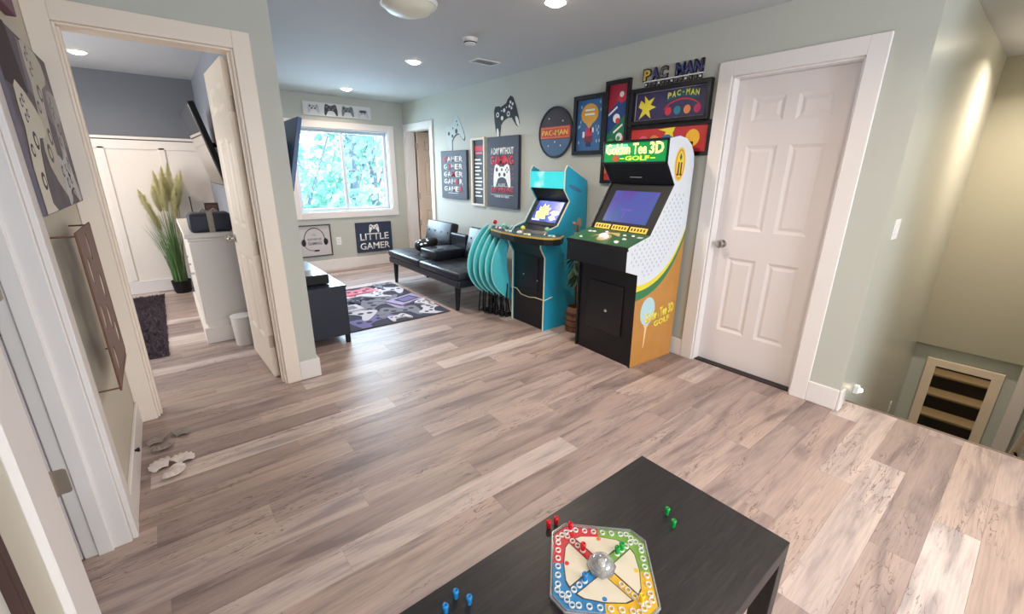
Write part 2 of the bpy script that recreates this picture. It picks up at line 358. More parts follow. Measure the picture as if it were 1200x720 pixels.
struct(boxes('trim_6', trimw, [(XL, XL+0.018, 2.01, 2.10, 0, 2.14), (XL, XL+0.018, 1.16, 1.31, 0, 2.14), (XL, XL+0.018, 1.31, 2.01, 2.05, 2.14),
    (XL-0.14, XL, 1.997, 2.011, 0, 2.05), (XL-0.14, XL, 1.309, 1.323, 0, 2.05), (XL-0.14, XL, 1.323, 1.997, 2.037, 2.051),
    (XL-0.10, XL-0.055, 1.985, 1.998, 0, 2.037)], bev=0.003))
# ---- doors
def panel_door(name, w, h, t, mw, knob_x=None, hinges=(), hinge_x=0.0, m=doorw, both=False, knobm=chrome):
    """local x along width, y thickness toward the viewer is -y, z up"""
    root = bpy.data.objects.new(name, None); C.objects.link(root); root.matrix_world = mw; struct(root)
    st, ms = 0.115*w/0.72, 0.075*w/0.72
    cols = [(st, (w-ms)/2), ((w+ms)/2, w-st)]; rows = [(0.27*h/2.05, 0.845*h/2.05), (1.05*h/2.05, 1.625*h/2.05), (1.775*h/2.05, 1.93*h/2.05)]
    xs = [0, cols[0][0], cols[0][1], cols[1][0], cols[1][1], w]; zs = [0] + [v for r in rows for v in r] + [h]
    lst = [(xs[0], xs[1], 0, t, 0, h), (xs[2], xs[3], 0, t, 0, h), (xs[4], xs[5], 0, t, 0, h)]
    for a, b in ((0, 1), (2, 3), (4, 5), (6, 7)):
        for c0, c1 in cols: lst.append((c0, c1, 0, t, zs[a], zs[b]))
    boxes('door_frame', m, lst, root)
    for c0, c1 in cols:
        for z0, z1 in rows:
            bm = bmesh.new()
            bbox(bm, c0, c1, t*0.28, t*0.72, z0, z1)
            for s in ((0,), (1,)):
                ya, yb = (0.004, t*0.28) if s[0] == 0 else (t*0.72, t-0.004)
                # sticking bead and raised field
                i = 0.022
                A = [(c0, z0), (c1, z0), (c1, z1), (c0, z1)]; B = [(c0+i, z0+i), (c1-i, z0+i), (c1-i, z1-i), (c0+i, z1-i)]
                Cc = [(c0+2.0*i, z0+2.0*i), (c1-2.0*i, z0+2.0*i), (c1-2.0*i, z1-2.0*i), (c0+2.0*i, z1-2.0*i)]
                yo, yi, yf = (0.0, 0.011, 0.003) if s[0] == 0 else (t, t-0.011, t-0.003)
                va = [bm.verts.new((p[0], yo, p[1])) for p in A]; vb = [bm.verts.new((p[0], yi, p[1])) for p in B]; vc = [bm.verts.new((p[0], yf, p[1])) for p in Cc]
                for q in range(4):
                    bm.faces.new((va[q], va[(q+1) % 4], vb[(q+1) % 4], vb[q])); bm.faces.new((vb[q], vb[(q+1) % 4], vc[(q+1) % 4], vc[q]))
                bm.faces.new(vc)
            finish(bm, 'door_panel', m, root)
    if knob_x is not None:
        for s in ((-1, 0), (1, t)):
            k = lathe('door_knob', knobm, [(0.030, 0), (0.030, 0.006), (0.012, 0.010), (0.011, 0.032), (0.024, 0.040), (0.028, 0.052), (0.024, 0.063), (0.008, 0.067)], parent=root)
            k.matrix_local = Matrix.Translation((knob_x, s[1], 0.93)) @ Matrix.Rotation(PI/2 if s[0] < 0 else -PI/2, 4, 'X')
    for z in hinges:
        bm = bmesh.new(); bbox(bm, hinge_x-0.022, hinge_x+0.022, -0.004, -0.001, z-0.045, z+0.045); btube(bm, (hinge_x, -0.006, z-0.05), (hinge_x, -0.006, z+0.05), 0.006)
        finish(bm, 'hinge', hingem, root)
    return root
def MW(loc, ax_x, ax_y): 
    ax_x = Vector(ax_x).normalized(); ax_y = Vector(ax_y).normalized(); z = ax_x.cross(ax_y)
    return Matrix(((ax_x.x, ax_y.x, z.x, loc[0]), (ax_x.y, ax_y.y, z.y, loc[1]), (ax_x.z, ax_y.z, z.z, loc[2]), (0, 0, 0, 1)))
# closed door in right wall: local x runs toward -y, outer face toward -x
panel_door('door_1', 0.694, 2.033, 0.035, MW((XR+0.075, 1.547, 0.012), (0, -1, 0), (1, 0, 0)), knob_x=0.055)
struct(box('trim_7', mat('dark_threshold', (46, 38, 40), 0.6), XR+0.02, XR+0.13, 0.853, 1.547, 0.0, 0.008))
# bedroom door, opened into the bedroom
panel_door('door_2', 0.66, 2.05, 0.035, MW((0.449, 3.232, 0.008), (-0.04, 1, 0), (-1, -0.04, 0)), knob_x=0.60, m=mat('cream_door_paint', (240, 226, 210), 0.4))
hp = bpy.data.objects['door_2']
for z in (0.27, 0.93, 1.80): box('hinge', hingem, -0.001, 0.003, 0.002, 0.034, z-0.045, z+0.045, hp).location = (-0.003, 0, 0)
jh = bpy.data.objects['trim_5']
for z in (0.28, 0.94, 1.81):
    box('hinge_plate', hingem, 0.449, 0.453, YP+0.085, YP+0.125, z-0.045, z+0.045, jh, bev=0.001)
# leaf of the left doorway, opened into the side room
panel_door('door_3', 0.64, 2.03, 0.035, MW((-0.477, 2.03, 0.008), (-1, 0.0, 0), (0, -1, 0)), knob_x=0.60)
jl = bpy.data.objects['trim_6']
for z in (0.355, 1.08, 1.85):
    bm = bmesh.new(); bprism(bm, [(-0.478, z-0.05), (-0.447, z-0.05), (-0.440, z-0.043), (-0.440, z+0.043), (-0.447, z+0.05), (-0.478, z+0.05)], 1.9935, 1.997, XZ)
    btube(bm, (-0.482, 1.99, z-0.052), (-0.482, 1.99, z+0.052), 0.007); finish(bm, 'hinge_plate', hingem, jl)
# far closet door, opened away from the room
panel_door('door_4', 0.74, 2.01, 0.035, MW((XR+0.15, 6.49, 0.01), (1, -0.06, 0), (0.06, 1, 0)), knob_x=0.68, hinges=(0.62, 1.05, 1.80), hinge_x=-0.006, m=mat('warm_white_door', (236, 214, 196), 0.45), knobm=chrome)
struct(boxes('wall_closet', mat('closet_paint', (226, 208, 190), 0.6), [(4.1, 4.2, 5.6, 6.8, -0.01, H), (XR+0.14, 4.1, 6.65, 6.75, -0.01, H), (XR+0.14, 4.1, 5.6, 5.68, -0.01, H)]))
# ---- window
win = bpy.data.objects.new('window_1', None); C.objects.link(win); win.location = (0, 0, 0); struct(win)
wf = mat('white_window_vinyl', (205, 212, 224), 0.35)
boxes('casing', trimw, [(1.43, 1.52, YB-0.018, YB, 0.765, 2.09), (2.88, 2.97, YB-0.018, YB, 0.765, 2.09), (1.52, 2.88, YB-0.018, YB, 2.0, 2.09), (1.52, 2.88, YB-0.018, YB, 0.765, 0.855)], win, bev=0.003)
boxes('jamb', wf, [(1.519, 1.532, YB, YB+0.12, 0.855, 2.0), (2.868, 2.881, YB, YB+0.12, 0.855, 2.0), (1.532, 2.868, YB, YB+0.12, 1.988, 2.001), (1.532, 2.868, YB, YB+0.12, 0.854, 0.867)], win)
for a, b, yy in ((1.532, 2.215, 0.062), (2.19, 2.868, 0.088)):
    boxes('sash', wf, [(a, a+0.04, YB+yy, YB+yy+0.025, 0.867, 1.988), (b-0.04, b, YB+yy, YB+yy+0.025, 0.867, 1.988), (a+0.04, b-0.04, YB+yy, YB+yy+0.025, 0.867, 0.907), (a+0.04, b-0.04, YB+yy, YB+yy+0.025, 1.948, 1.988)], win, bev=0.002)
    box('muntin', wf, a+0.04, b-0.04, YB+yy+0.008, YB+yy+0.018, 1.443, 1.457, win)
    gp = bpy.data.materials.get('window_glass')
    if not gp:
        gp = bpy.data.materials.new('window_glass'); gp.use_nodes = True; nt = gp.node_tree; o_ = nt.nodes['Material Output']; t_ = nt.nodes.new('ShaderNodeBsdfTransparent'); g_ = nt.nodes.new('ShaderNodeBsdfGlossy'); g_.inputs['Roughness'].default_value = 0.02
        mx_ = nt.nodes.new('ShaderNodeMixShader'); mx_.inputs[0].default_value = 0.06; nt.links.new(t_.outputs[0], mx_.inputs[1]); nt.links.new(g_.outputs[0], mx_.inputs[2]); nt.links.new(mx_.outputs[0], o_.inputs[0])
    box('pane', gp, a+0.04, b-0.04, YB+yy+0.011, YB+yy+0.015, 0.907, 1.948, win)
# added rear window, unseen behind the viewer, to go with the rear fill
w2 = bpy.data.objects.new('added_rear_window', None); C.objects.link(w2); struct(w2)
boxes('casing', trimw, [(0.1, 0.2, -2.98, -2.96, 0.6, 2.2), (2.6, 2.7, -2.98, -2.96, 0.6, 2.2), (0.2, 2.6, -2.98, -2.96, 2.1, 2.2), (0.2, 2.6, -2.98, -2.96, 0.6, 0.7), (1.38, 1.42, -3.08, -3.02, 0.7, 2.1)], w2)
box('pane', gp, 0.2, 2.6, -3.06, -3.055, 0.7, 2.1, w2)

w3 = bpy.data.objects.new('added_bedroom_window', None); C.objects.link(w3); struct(w3)  # unseen window added to give the bedroom fill light a source
boxes('casing', trimw, [(-1.9, -1.88, 4.2, 4.3, 0.75, 2.15), (-1.9, -1.88, 5.5, 5.6, 0.75, 2.15), (-1.9, -1.88, 4.3, 5.5, 2.05, 2.15), (-1.9, -1.88, 4.3, 5.5, 0.75, 0.85)], w3)
box('pane', gp, -1.94, -1.935, 4.3, 5.5, 0.85, 2.05, w3)

# ---- stairs down
st_ = bpy.data.objects.new('staircase', None); C.objects.link(st_); st_.location = (3.345, 0, 0); tag(st_, 'carpeted staircase going down beside the end of the right wall', 'stairs')
tread = mat('tan_stair_tread', (176, 150, 112), 0.6, noise=0.1, nscale=20); riser = mat('dark_stair_riser', (44, 40, 38), 0.6)
for i in range(9):
    x0 = i*0.235; z = -(i+1)*0.19
    box('tread', tread, x0, x0+0.255, -0.325, 0.568, z-0.03, z, st_, bev=0.006); box('riser', riser, x0-0.001, x0+0.012, -0.325, 0.568, z+0.001, z+0.16, st_)
struct(box('floor_landing', mat('landing_tile', (150, 140, 128), 0.5), 5.4, 6.05, -0.33, YS, -2.1, -1.9))
hr = thing('handrail', 'white handrail on a dark bracket along the right side of the stairwell', 'handrail', (3.9, -0.25, 0.18))
path('rail', trimw, [(0, 0, 0), (1.5, 0, -1.30)], 0.022, hr)
for t in (0.12, 0.55, 0.9): path('bracket', blackm, [(1.5*t, 0, -1.3*t-0.02), (1.5*t, -0.02, -1.3*t-0.06), (1.5*t, -0.08, -1.3*t-0.06)], 0.008, hr)
struct(box('trim_8', trimw, 5.87, 5.93, -0.26, -0.165, -1.9, -0.21, bev=0.003))
# mirror on the lower end wall
mr = thing('framed_mirror', 'white framed mirror low on the end wall of the stairwell, showing dark and tan bands', 'mirror', mw=Matrix(((0, 0, -1, 5.928), (-1, 0, 0, 0.185), (0, 1, 0, -0.80), (0, 0, 0, 1))))
frame(mr, 0.54, 0.92, 0.075, 0.03, mat('cream_white_frame', (244, 228, 206), 0.4))
box('mirror_glass', mat('mirror_silver', (225, 225, 222), 0.03, metal=1.0), -0.2, 0.2, -0.39, 0.39, 0.0, 0.012, mr)

# ================================================================ CEILING FITTINGS
trimring = mat('downlight_trim', (236, 236, 236), 0.4)
glow = mat('lit_downlight_lens', (255, 236, 206), 0.5, emit=22)
def downlight(x, y, label, p=DOWN, group='recessed ceiling lights'):
    r = thing('recessed_light', label, 'ceiling light', (x, y, H), group=None)
    bm = bmesh.new(); n = 28
    for i in range(n):
        a, b = 2*PI*i/n, 2*PI*(i+1)/n
        q = [bm.verts.new((math.cos(t)*rd, math.sin(t)*rd, zz)) for t, rd, zz in ((a, .085, -.001), (b, .085, -.001), (b, .066, -.007), (a, .066, -.007))]; bm.faces.new(q)
        q = [bm.verts.new((math.cos(t)*rd, math.sin(t)*rd, zz)) for t, rd, zz in ((a, .066, -.007), (b, .066, -.007), (b, .062, -.002), (a, .062, -.002))]; bm.faces.new(q)
    finish(bm, 'trim_ring', trimring, r)
    lathe('lens', glow, [(0.01, -0.024), (0.035, -0.021), (0.053, -0.012), (0.060, -0.001)], parent=r)
    l = bpy.data.lights.new('lamp', 'AREA'); l.shape = 'DISK'; l.size = 0.12; l.energy = p; l.color = WARM; l.spread = 2.6
    o = bpy.data.objects.new('lamp', l); C.objects.link(o); o.parent = r; o.location = (0, 0, -0.030)
    return r
downlight(2.078, 5.944, 'lit recessed ceiling light nearest the window wall')
downlight(2.091, 4.102, 'lit recessed ceiling light in the middle of the ceiling row')
downlight(2.078, 2.19, 'lit recessed ceiling light at the top edge of the picture, above the arcade machines')
downlight(2.085, 0.33, 'lit recessed ceiling light over the viewer side of the room beside the stairwell', p=8)
downlight(2.085, -1.55, 'lit recessed ceiling light at the rear of the room behind the viewer')
downlight(0.2, -0.9, 'added recessed ceiling light, unseen, near the left wall behind the viewer')  # extra lamp added to brighten the near side of the room
downlight(-0.342, 5.761, 'lit recessed ceiling light in the bedroom seen through the left doorway', p=7)
downlight(5.0, 0.13, 'added recessed ceiling light, unseen, above the stairwell', p=26)  # lamp added to brighten the stairwell walls
sd = thing('smoke_detector', 'small round white smoke detector on the ceiling to the right of the middle light', 'smoke detector', (2.095, 3.15, H))
lathe('base', trimring, [(0.055, -0.012), (0.06, 0)], parent=sd); lathe('cover', mat('detector_white', (226, 226, 226), 0.5), [(0.02, -0.045), (0.042, -0.04), (0.05, -0.022), (0.05, -0.012)], parent=sd)
lathe('sensor_slot', blackm, [(0.044, -0.034), (0.0505, -0.030), (0.0505, -0.027)], parent=sd)
cv = thing('ceiling_vent', 'white rectangular air vent flat on the ceiling above the wall posters', 'vent', (2.60, 3.67, H))
boxes('vent_frame', trimring, [(-.13, .13, -.08, -.065, -.008, 0), (-.13, .13, .065, .08, -.008, 0), (-.13, -.115, -.065, .065, -.008, 0), (.115, .13, -.065, .065, -.008, 0)], cv)
for i in range(7):
    y_ = -0.054+i*0.018; prism('slat', trimring, [(y_, -.007), (y_+.012, -.001), (y_+.014, -.001), (y_+.002, -.007)], -.115, .115, YZ, cv)
fx = thing('ceiling_fixture', 'pale flush ceiling fixture cut off by the top edge of the picture', 'ceiling fixture', (1.40, 2.78, H))
lathe('canopy', trimring, [(0.17, -0.02), (0.18, 0)], parent=fx, n=32); lathe('glass_bowl', mat('frosted_bowl', (232, 230, 216), 0.4), [(0.01, -0.075), (0.08, -0.068), (0.13, -0.05), (0.16, -0.02)], parent=fx, n=32)

# ================================================================ WALL ART, RIGHT WALL
def canvas(name, label, cat, mw, w, h, d, m, group=None):
    r = thing(name, label, cat, mw=mw, group=group); box('canvas_board', m, -w/2, w/2, -h/2, h/2, 0, d, r, bev=0.003); return r
blkframe = mat('black_picture_frame', (26, 26, 30), 0.35)
# GAMER x5
g = canvas('gamer_canvas', 'dark slate canvas with the word GAMER printed five times, left of the narrow framed list', 'canvas print', on_right(5.12, 1.395), 0.64, 0.61, 0.035, dkprint)
for i in range(5):
    yy = 0.20-i*0.095
    for k, ch in enumerate('GAMER'):
        text('lettering', ch, redp if k == i else white, -0.20+k*0.098, yy, w=0.085, h=0.068, parent=g, z=0.0352, bold=0.03)
box('small_print', white, -0.14, 0.10, -0.235, -0.230, 0.035, 0.0365, g)
# narrow framed list
nf = thing('rules_frame', 'narrow cream-framed dark print of a list with a red heading between two slate canvases', 'framed print', mw=on_right(4.56, 1.43))
frame(nf, 0.29, 0.80, 0.025, 0.03, mat('cream_frame', (222, 214, 196), 0.45), dkprint)
box('heading_print', redp, -0.09, 0.09, 0.25, 0.31, 0.006, 0.0072, nf); box('heading_print', pinkp, -0.07, 0.07, 0.215, 0.238, 0.006, 0.0072, nf)
for i in range(11):
    w_ = random.uniform(0.05, 0.10); box('line_print', white, -0.09, -0.09+w_*1.75, 0.14-i*0.043, 0.158-i*0.043, 0.006, 0.0072, nf)
# A DAY WITHOUT GAMING
a = canvas('gaming_canvas', 'tall dark slate canvas reading A DAY WITHOUT GAMING with a white gamepad', 'canvas print', on_right(4.06, 1.43), 0.59, 0.78, 0.035, dkprint)
text('lettering', 'A DAY WITHOUT', white, 0, 0.235, 0.42, 0.075, a, 0.0352, bold=0.03)
text('lettering', 'GAMING', redp, 0, 0.135, 0.43, 0.105, a, 0.0352, bold=0.04)
gamepad_print(a, 0, -0.03, 0.32, white, dkprint, 0.035)
text('lettering', 'IS LIKE', white, 0, -0.135, 0.13, 0.03, a, 0.0352, bold=0.02)
text('lettering', 'JUST KIDDING', redp, 0, -0.20, 0.43, 0.075, a, 0.0352, bold=0.03)
text('lettering', 'I HAVE NO IDEA', white, 0, -0.265, 0.28, 0.025, a, 0.0352, bold=0.01)
for s in (-1, 1):
    box('rule_print', white, -0.21, 0.21, -0.152+0.0, -0.149, 0.035, 0.0362, a) if s < 0 else box('rule_print', white, -0.21, 0.21, -0.248, -0.245, 0.035, 0.0362, a)
    for k in range(3): prism('ray_print', redp, [(s*0.17, 0.03-k*0.05), (s*0.21, 0.05-k*0.05), (s*0.205, 0.035-k*0.05)], 0.035, 0.0362, XY, a)
# gamepad wall decals
inkd = mat('decal_black', (24, 24, 28), 0.6); inkw = mat('decal_white', (226, 228, 226), 0.6)
d1 = thing('gamepad_decal', 'black and white gamepad decal tilted above the tall slate canvas', 'wall decal', mw=on_right(4.04, 2.02))
prism('outline', inkd, pad(0, 0, 0.42, 0.30, 1.0), 0, 0.004, XY, d1)
for s in (-1, 1):
    x_, y_ = padrot(0, 0, 0.42, 0.30, s*0.435, -0.27, 1.05); prism('grip_patch', inkw, ell(x_, y_, 0.022, 0.06, 14, rot=0.3+s*0.2), 0.004, 0.005, XY, d1)
for x, y, r, m_ in ((-.3, .17, .065, inkw), (-.3, .17, .035, inkd), (.14, .02, .065, inkw), (.14, .02, .035, inkd), (-.14, .02, .055, inkw), (0, .17, .05, inkw), (-.11, .2, .02, inkw), (.11, .2, .02, inkw)):
    x_, y_ = padrot(0, 0, 0.42, 0.30, x, y, 1.0); prism('stick_print', m_, ell(x_, y_, r*0.42, r*0.42, 14), 0.004, 0.005 if m_ is inkw else 0.006, XY, d1)
for x, y in ((.3, .1), (.3, .24), (.23, .17), (.37, .17)):
    x_, y_ = padrot(0, 0, 0.42, 0.30, x, y, 1.05); prism('button_print', inkw, ell(x_, y_, 0.016, 0.016, 12), 0.004, 0.005, XY, d1)
d2 = thing('gamepad_decal', 'pale outlined gamepad decal tilted above the canvas with the word GAMER, beside the closet door', 'wall decal', mw=on_right(5.12, 1.91))
prism('outline', inkd, [(p[0]+0.008, p[1]-0.014) for p in pad(0, 0, 0.40, 0.45, 1.05)], 0, 0.003, XY, d2)
prism('body', mat('decal_pale', (196, 204, 202), 0.6), pad(0, 0, 0.40, 0.45, 1.05), 0.001, 0.0042, XY, d2)
for x, y, r in ((-.3, .15, .06), (.14, .0, .075), (-.14, -.01, .05), (.3, .12, .03), (.3, .24, .03), (0, .17, .03)):
    x_, y_ = padrot(0, 0, 0.40, 0.45, x, y, 1.05); prism('stick_print', inkd, ell(x_, y_, r*0.40, r*0.40, 14), 0.0042, 0.005, XY, d2)
# round sign
rs = thing('round_sign', 'round dark blue sign with a red band reading PAC-MAN', 'sign', mw=on_right(3.235, 1.81))
prism('disc', mat('navy_metal', (46, 62, 92), 0.35), ell(0, 0, 0.235, 0.235, 40), 0, 0.012, XY, rs)
prism('rim', blkframe, ell(0, 0, 0.235, 0.235, 40, 0.0, PI) + ell(0, 0, 0.218, 0.218, 40, PI, 0.0), 0.012, 0.016, XY, rs); prism('rim', blkframe, ell(0, 0, 0.235, 0.235, 40, PI, 2*PI) + ell(0, 0, 0.218, 0.218, 40, 2*PI, PI), 0.012, 0.016, XY, rs)
prism('lower_field', mat('steel_blue_print', (70, 102, 142), 0.5), ell(0, 0, 0.216, 0.216, 24, PI+0.28, 2*PI-0.28), 0.012, 0.013, XY, rs)
prism('upper_field', mat('dark_maroon_print', (52, 40, 52), 0.5), ell(0, 0, 0.216, 0.216, 24, 0.3, PI-0.3), 0.012, 0.013, XY, rs)
box('red_band', mat('sign_red', (206, 58, 44), 0.45), -0.205, 0.205, -0.055, 0.055, 0.012, 0.016, rs); box('band_edge', mat('sign_orange', (236, 150, 70), 0.45), -0.195, 0.195, -0.046, 0.046, 0.016, 0.0165, rs)
box('band_field', mat('sign_red', (206, 58, 44)), -0.19, 0.19, -0.04, 0.04, 0.0165, 0.017, rs)
text('lettering', 'PAC-MAN', mat('sign_yellow', (246, 198, 90), 0.45), 0, 0, 0.36, 0.055, rs, 0.017, bold=0.03)
for x, y in ((-.09, .13), (.1, .10), (-.09, -.12), (.08, -.12), (0, -.085)): prism('dot_print', white, ell(x, y, .008, .008, 10), .013, .0145, XY, rs)
# framed print with plain shapes
def framed(name, label, yc, zc, w, h, d, fw_, inner, x=XR):
    r = thing(name, label, 'framed print', mw=on_right(yc, zc, x)); frame(r, w, h, fw_, d, blkframe, inner); return r
blueart = mat('blue_art', (58, 106, 164), 0.5, noise=0.15, nscale=20)
f1 = framed('framed_print', 'black-framed blue print with a round gold shape above a small red one', 2.805, 1.845, 0.37, 0.50, 0.028, 0.035, blueart)
gold = mat('gold_art', (224, 164, 62), 0.5)
prism('gold_shape', gold, ell(0, 0.095, 0.10, 0.085, 24), 0.006, 0.0075, XY, f1)
prism('gold_shape', gold, [(-0.07, 0.05), (0.07, 0.05), (0.0, -0.03)], 0.006, 0.0072, XY, f1)
for y in (.12, .085): prism('pale_band', white, rect(-.055, y, .055, y+.014), .0075, .0085, XY, f1)
for x0, y0, x1, y1, m_ in ((-.035, -.09, .035, -.02, redp), (-.05, -.14, .045, -.09, mat('dark_red_art', (120, 40, 56), .5)), (-.03, -.18, .03, -.14, mat('navy_art', (34, 46, 90), .5)), (.02, -.06, .055, -.02, white), (-.075, -.10, -.05, -.05, white)):
    box('colour_block', m_, x0, x1, y0, y1, 0.006, 0.0075, f1)
for i in range(16):
    x, y = random.choice((-1, 1))*random.uniform(.08, .13), random.uniform(-.19, .19); box('spark', mat('pale_blue_art', (170, 200, 226), .5), x-.006, x+.006, y-.012, y+.012, .006, .007, f1)
# tall banner print
f2 = framed('tall_framed_print', 'tall narrow black-framed print of red, blue, green and orange diagonal fields', 2.50, 1.76, 0.25, 0.82, 0.03, 0.028, mat('green_art', (34, 118, 84), 0.5))
cl = [(mat('crimson_art', (176, 42, 66), .5), [(-.097, .38), (.097, .38), (.097, .33), (-.097, .17)]), (mat('blue_band_art', (44, 72, 136), .5), [(-.097, .17), (.097, .33), (.097, .16), (-.097, -.01)]),
      (mat('orange_art', (226, 140, 80), .5), [(-.097, -.20), (.097, -.07), (.097, -.20), (-.097, -.33)]), (mat('pink_art', (222, 104, 116), .5), [(-.097, -.14), (.097, -.01), (.097, -.07), (-.097, -.20)]), (mat('red_art', (206, 56, 60), .5), [(-.097, -.33), (.097, -.20), (.097, -.38), (-.097, -.38)])]
for m_, p in cl: prism('colour_field', m_, p, 0.006, 0.007, XY, f2)
for x, y, r, m_ in ((.04, .28, .045, redp), (.035, .30, .022, white), (-.005, .12, .036, white), (.01, .10, .022, redp), (.035, -.03, .034, white), (.03, -.04, .018, mat('leaf_art', (60, 160, 90), .5)), (-.055, -.075, .038, mat('leaf_art', (60, 160, 90))), (-.05, -.085, .02, redp), (-.03, -.17, .03, white)):
    prism('colour_spot', m_, ell(x, y, r, r, 16), 0.007, 0.008 if r > .025 else 0.0092, XY, f2)
for x, y in ((-.045, .17), (.02, .03)): prism('white_bar', white, [(x-.045, y-.03), (x+.045, y+.03), (x+.04, y+.045), (x-.05, y-.015)], 0.007, 0.008, XY, f2)
# wide marquee, upper
f3 = framed('wide_framed_sign', 'wide black-framed dark purple print with PAC-MAN in yellow arched lettering', 2.02, 1.94, 0.67, 0.265, 0.045, 0.028, mat('purple_art', (60, 54, 96), 0.45, noise=0.25, nscale=30))
boxes('inner_line', mat('pale_line', (210, 200, 206), .4), [(-.298, .298, .099, .102, .006, .008), (-.298, .298, -.102, -.099, .006, .008), (-.298, -.295, -.1, .1, .006, .008), (.295, .298, -.1, .1, .006, .008)], f3)
prism('lettering_ground', mat('deep_teal_art', (20, 90, 110), .5), [(-.02, .02), (-.02, .075), (.11, .092), (.24, .075), (.24, .02), (.11, .045)], .006, .007, XY, f3)
for k, ch in enumerate('PAC-MAN'):
    x = 0.0+k*0.037; text('lettering', ch, mat('arcade_yellow', (238, 222, 70), .4), x, 0.056+0.014*math.cos((k-3)*0.5), 0.030 if ch != '-' else 0.014, 0.042 if ch != '-' else 0.008, f3, 0.0072, bold=0.04)
prism('red_arc', mat('red_art', (206, 56, 60)), ell(.11, -.09, .17, .12, 16, 0.5, PI-0.5) + ell(.11, -.10, .17, .12, 16, PI-0.5, 0.5), .006, .007, XY, f3)
prism('yellow_burst', mat('arcade_yellow', (238, 222, 70)), [(-.25, .05), (-.21, .02), (-.22, .08), (-.18, .04), (-.13, .06), (-.16, .01), (-.11, -.01), (-.17, -.03), (-.15, -.09), (-.20, -.05), (-.26, -.09), (-.23, -.02), (-.27, .0)], .006, .0075, XY, f3)
for x, m_ in ((.0, redp), (.075, mat('teal_art', (40, 130, 150), .5)), (.155, mat('orange_art', (226, 140, 80))), (.235, mat('magenta_art', (196, 50, 110), .5))): prism('colour_blob', m_, ell(x, -.05, .028, .03, 14), .006, .0075, XY, f3)
# wide marquee, lower
f4 = framed('wide_framed_print', 'wide black-framed red print with a yellow disc, half hidden behind the golf machine', 2.01, 1.685, 0.71, 0.24, 0.018, 0.028, mat('warm_red_art', (196, 56, 56), 0.5, noise=0.2, nscale=9))
for x, r, m_ in ((-.21, .05, mat('pink_art', (222, 104, 116))), (-.11, .05, mat('orange_art', (226, 140, 80))), (0.0, .05, mat('blue_art', (58, 106, 164))), (.10, .052, mat('magenta_art', (196, 50, 110)))):
    prism('colour_dome', m_, ell(x, -.01, r, r, 18), .006, .0075, XY, f4)
    prism('pale_band', white, rect(x-.03, -.012, x+.03, .0), .0075, .0085, XY, f4)
prism('yellow_disc', mat('disc_yellow', (246, 190, 60), .45), ell(.215, .005, .055, .06, 28), .006, .0075, XY, f4)
prism('spark_shape', mat('arcade_yellow', (238, 222, 70)), [(-.08, .08), (.07, .09), (.05, .05), (.06, .01), (.02, .04), (-.02, .03), (-.01, .06)], .006, .0073, XY, f4)
prism('red_corner', mat('red_art', (206, 56, 60)), [(.16, -.09), (.325, -.09), (.325, -.04)], .006, .0072, XY, f4)
# letters sign
ls = thing('letter_sign', 'cut-out letter sign in dark blue and gold reading PAC MAN above the wide frames', 'sign', mw=on_right(2.01, 2.145))
pur = mat('blue_violet_letters', (66, 62, 122), 0.4, noise=0.3, nscale=40); goldl = mat('gold_letters', (214, 176, 70), 0.4); sils = mat('grey_letters', (120, 108, 112), 0.45)
for k, (ch, m_) in enumerate(zip('PAC MAN', (goldl, pur, sils, None, pur, pur, pur))):
    if m_ is None: continue
    x = -0.225+k*0.072+ (0 if k < 3 else -0.01)
    text('letter_backing', ch, blkframe, x, 0.02, 0.075, 0.092, ls, 0.0, 0.012, bold=0.07); text('letter_face', ch, m_, x, 0.02, 0.056, 0.075, ls, 0.012, 0.004, bold=0.03)
for k in range(13):
    x = -0.225+k*0.037; box('lower_block', blkframe, x-.014, x+.012, -.062, -.03-0.006*(k % 2), 0, 0.012, ls, bev=0.002); box('lower_block_face', sils if k % 3 else white, x-.008, x+.006, -.055, -.040, .012, .014, ls)
box('white_bar', white, -.25, .24, -.032, -.024, .012, .015, ls)
# light switch on stair wall and outlets
sw = thing('light_switch', 'white light switch on the side wall past the end of the door wall', 'light switch', mw=Matrix(((1, 0, 0, 3.42), (0, 0, -1, YS), (0, 1, 0, 1.13), (0, 0, 0, 1))))
box('switch_plate', white, -.06, .06, -.06, .06, 0, .006, sw, bev=.002)
for s in (-.024, .024): box('rocker', trimw, s-.016, s+.016, -.033, .033, .006, .011, sw, bev=.002)
def outlet(label, mw):
    o = thing('wall_outlet', label, 'wall outlet', mw=mw); box('outlet_plate', white, -.036, .036, -.058, .058, 0, .005, o, bev=.002)
    for s in (-.022, .022):
        box('socket', trimw, -.016, .016, s-.014, s+.014, .005, .008, o, bev=.001); boxes('slot', blackm, [(-.007, -.005, s-.004, s+.006, .008, .0085), (.005, .007, s-.004, s+.006, .008, .0085)], o)
    return o
outlet('white wall outlet under the window between the headset print and the LITTLE GAMER canvas', on_back(1.985, 0.425))
outlet('white wall plate low on the stairwell side wall', Matrix(((1, 0, 0, 5.40), (0, 0, -1, YS), (0, 1, 0, -0.80), (0, 0, 0, 1))))
spot = tag(thing('night_light', 'x', 'night light', (3.50, YS, 0.035)), 'small bright night light low on the wall just past the baseboard end', 'night light')
box('body', white, -.02, .02, -.03, 0, -.03, .03, spot, bev=.004); sphere('lit_lens', mat('warm_glow', (255, 232, 180), .5, emit=6), (0, -.036, 0), .016, spot)

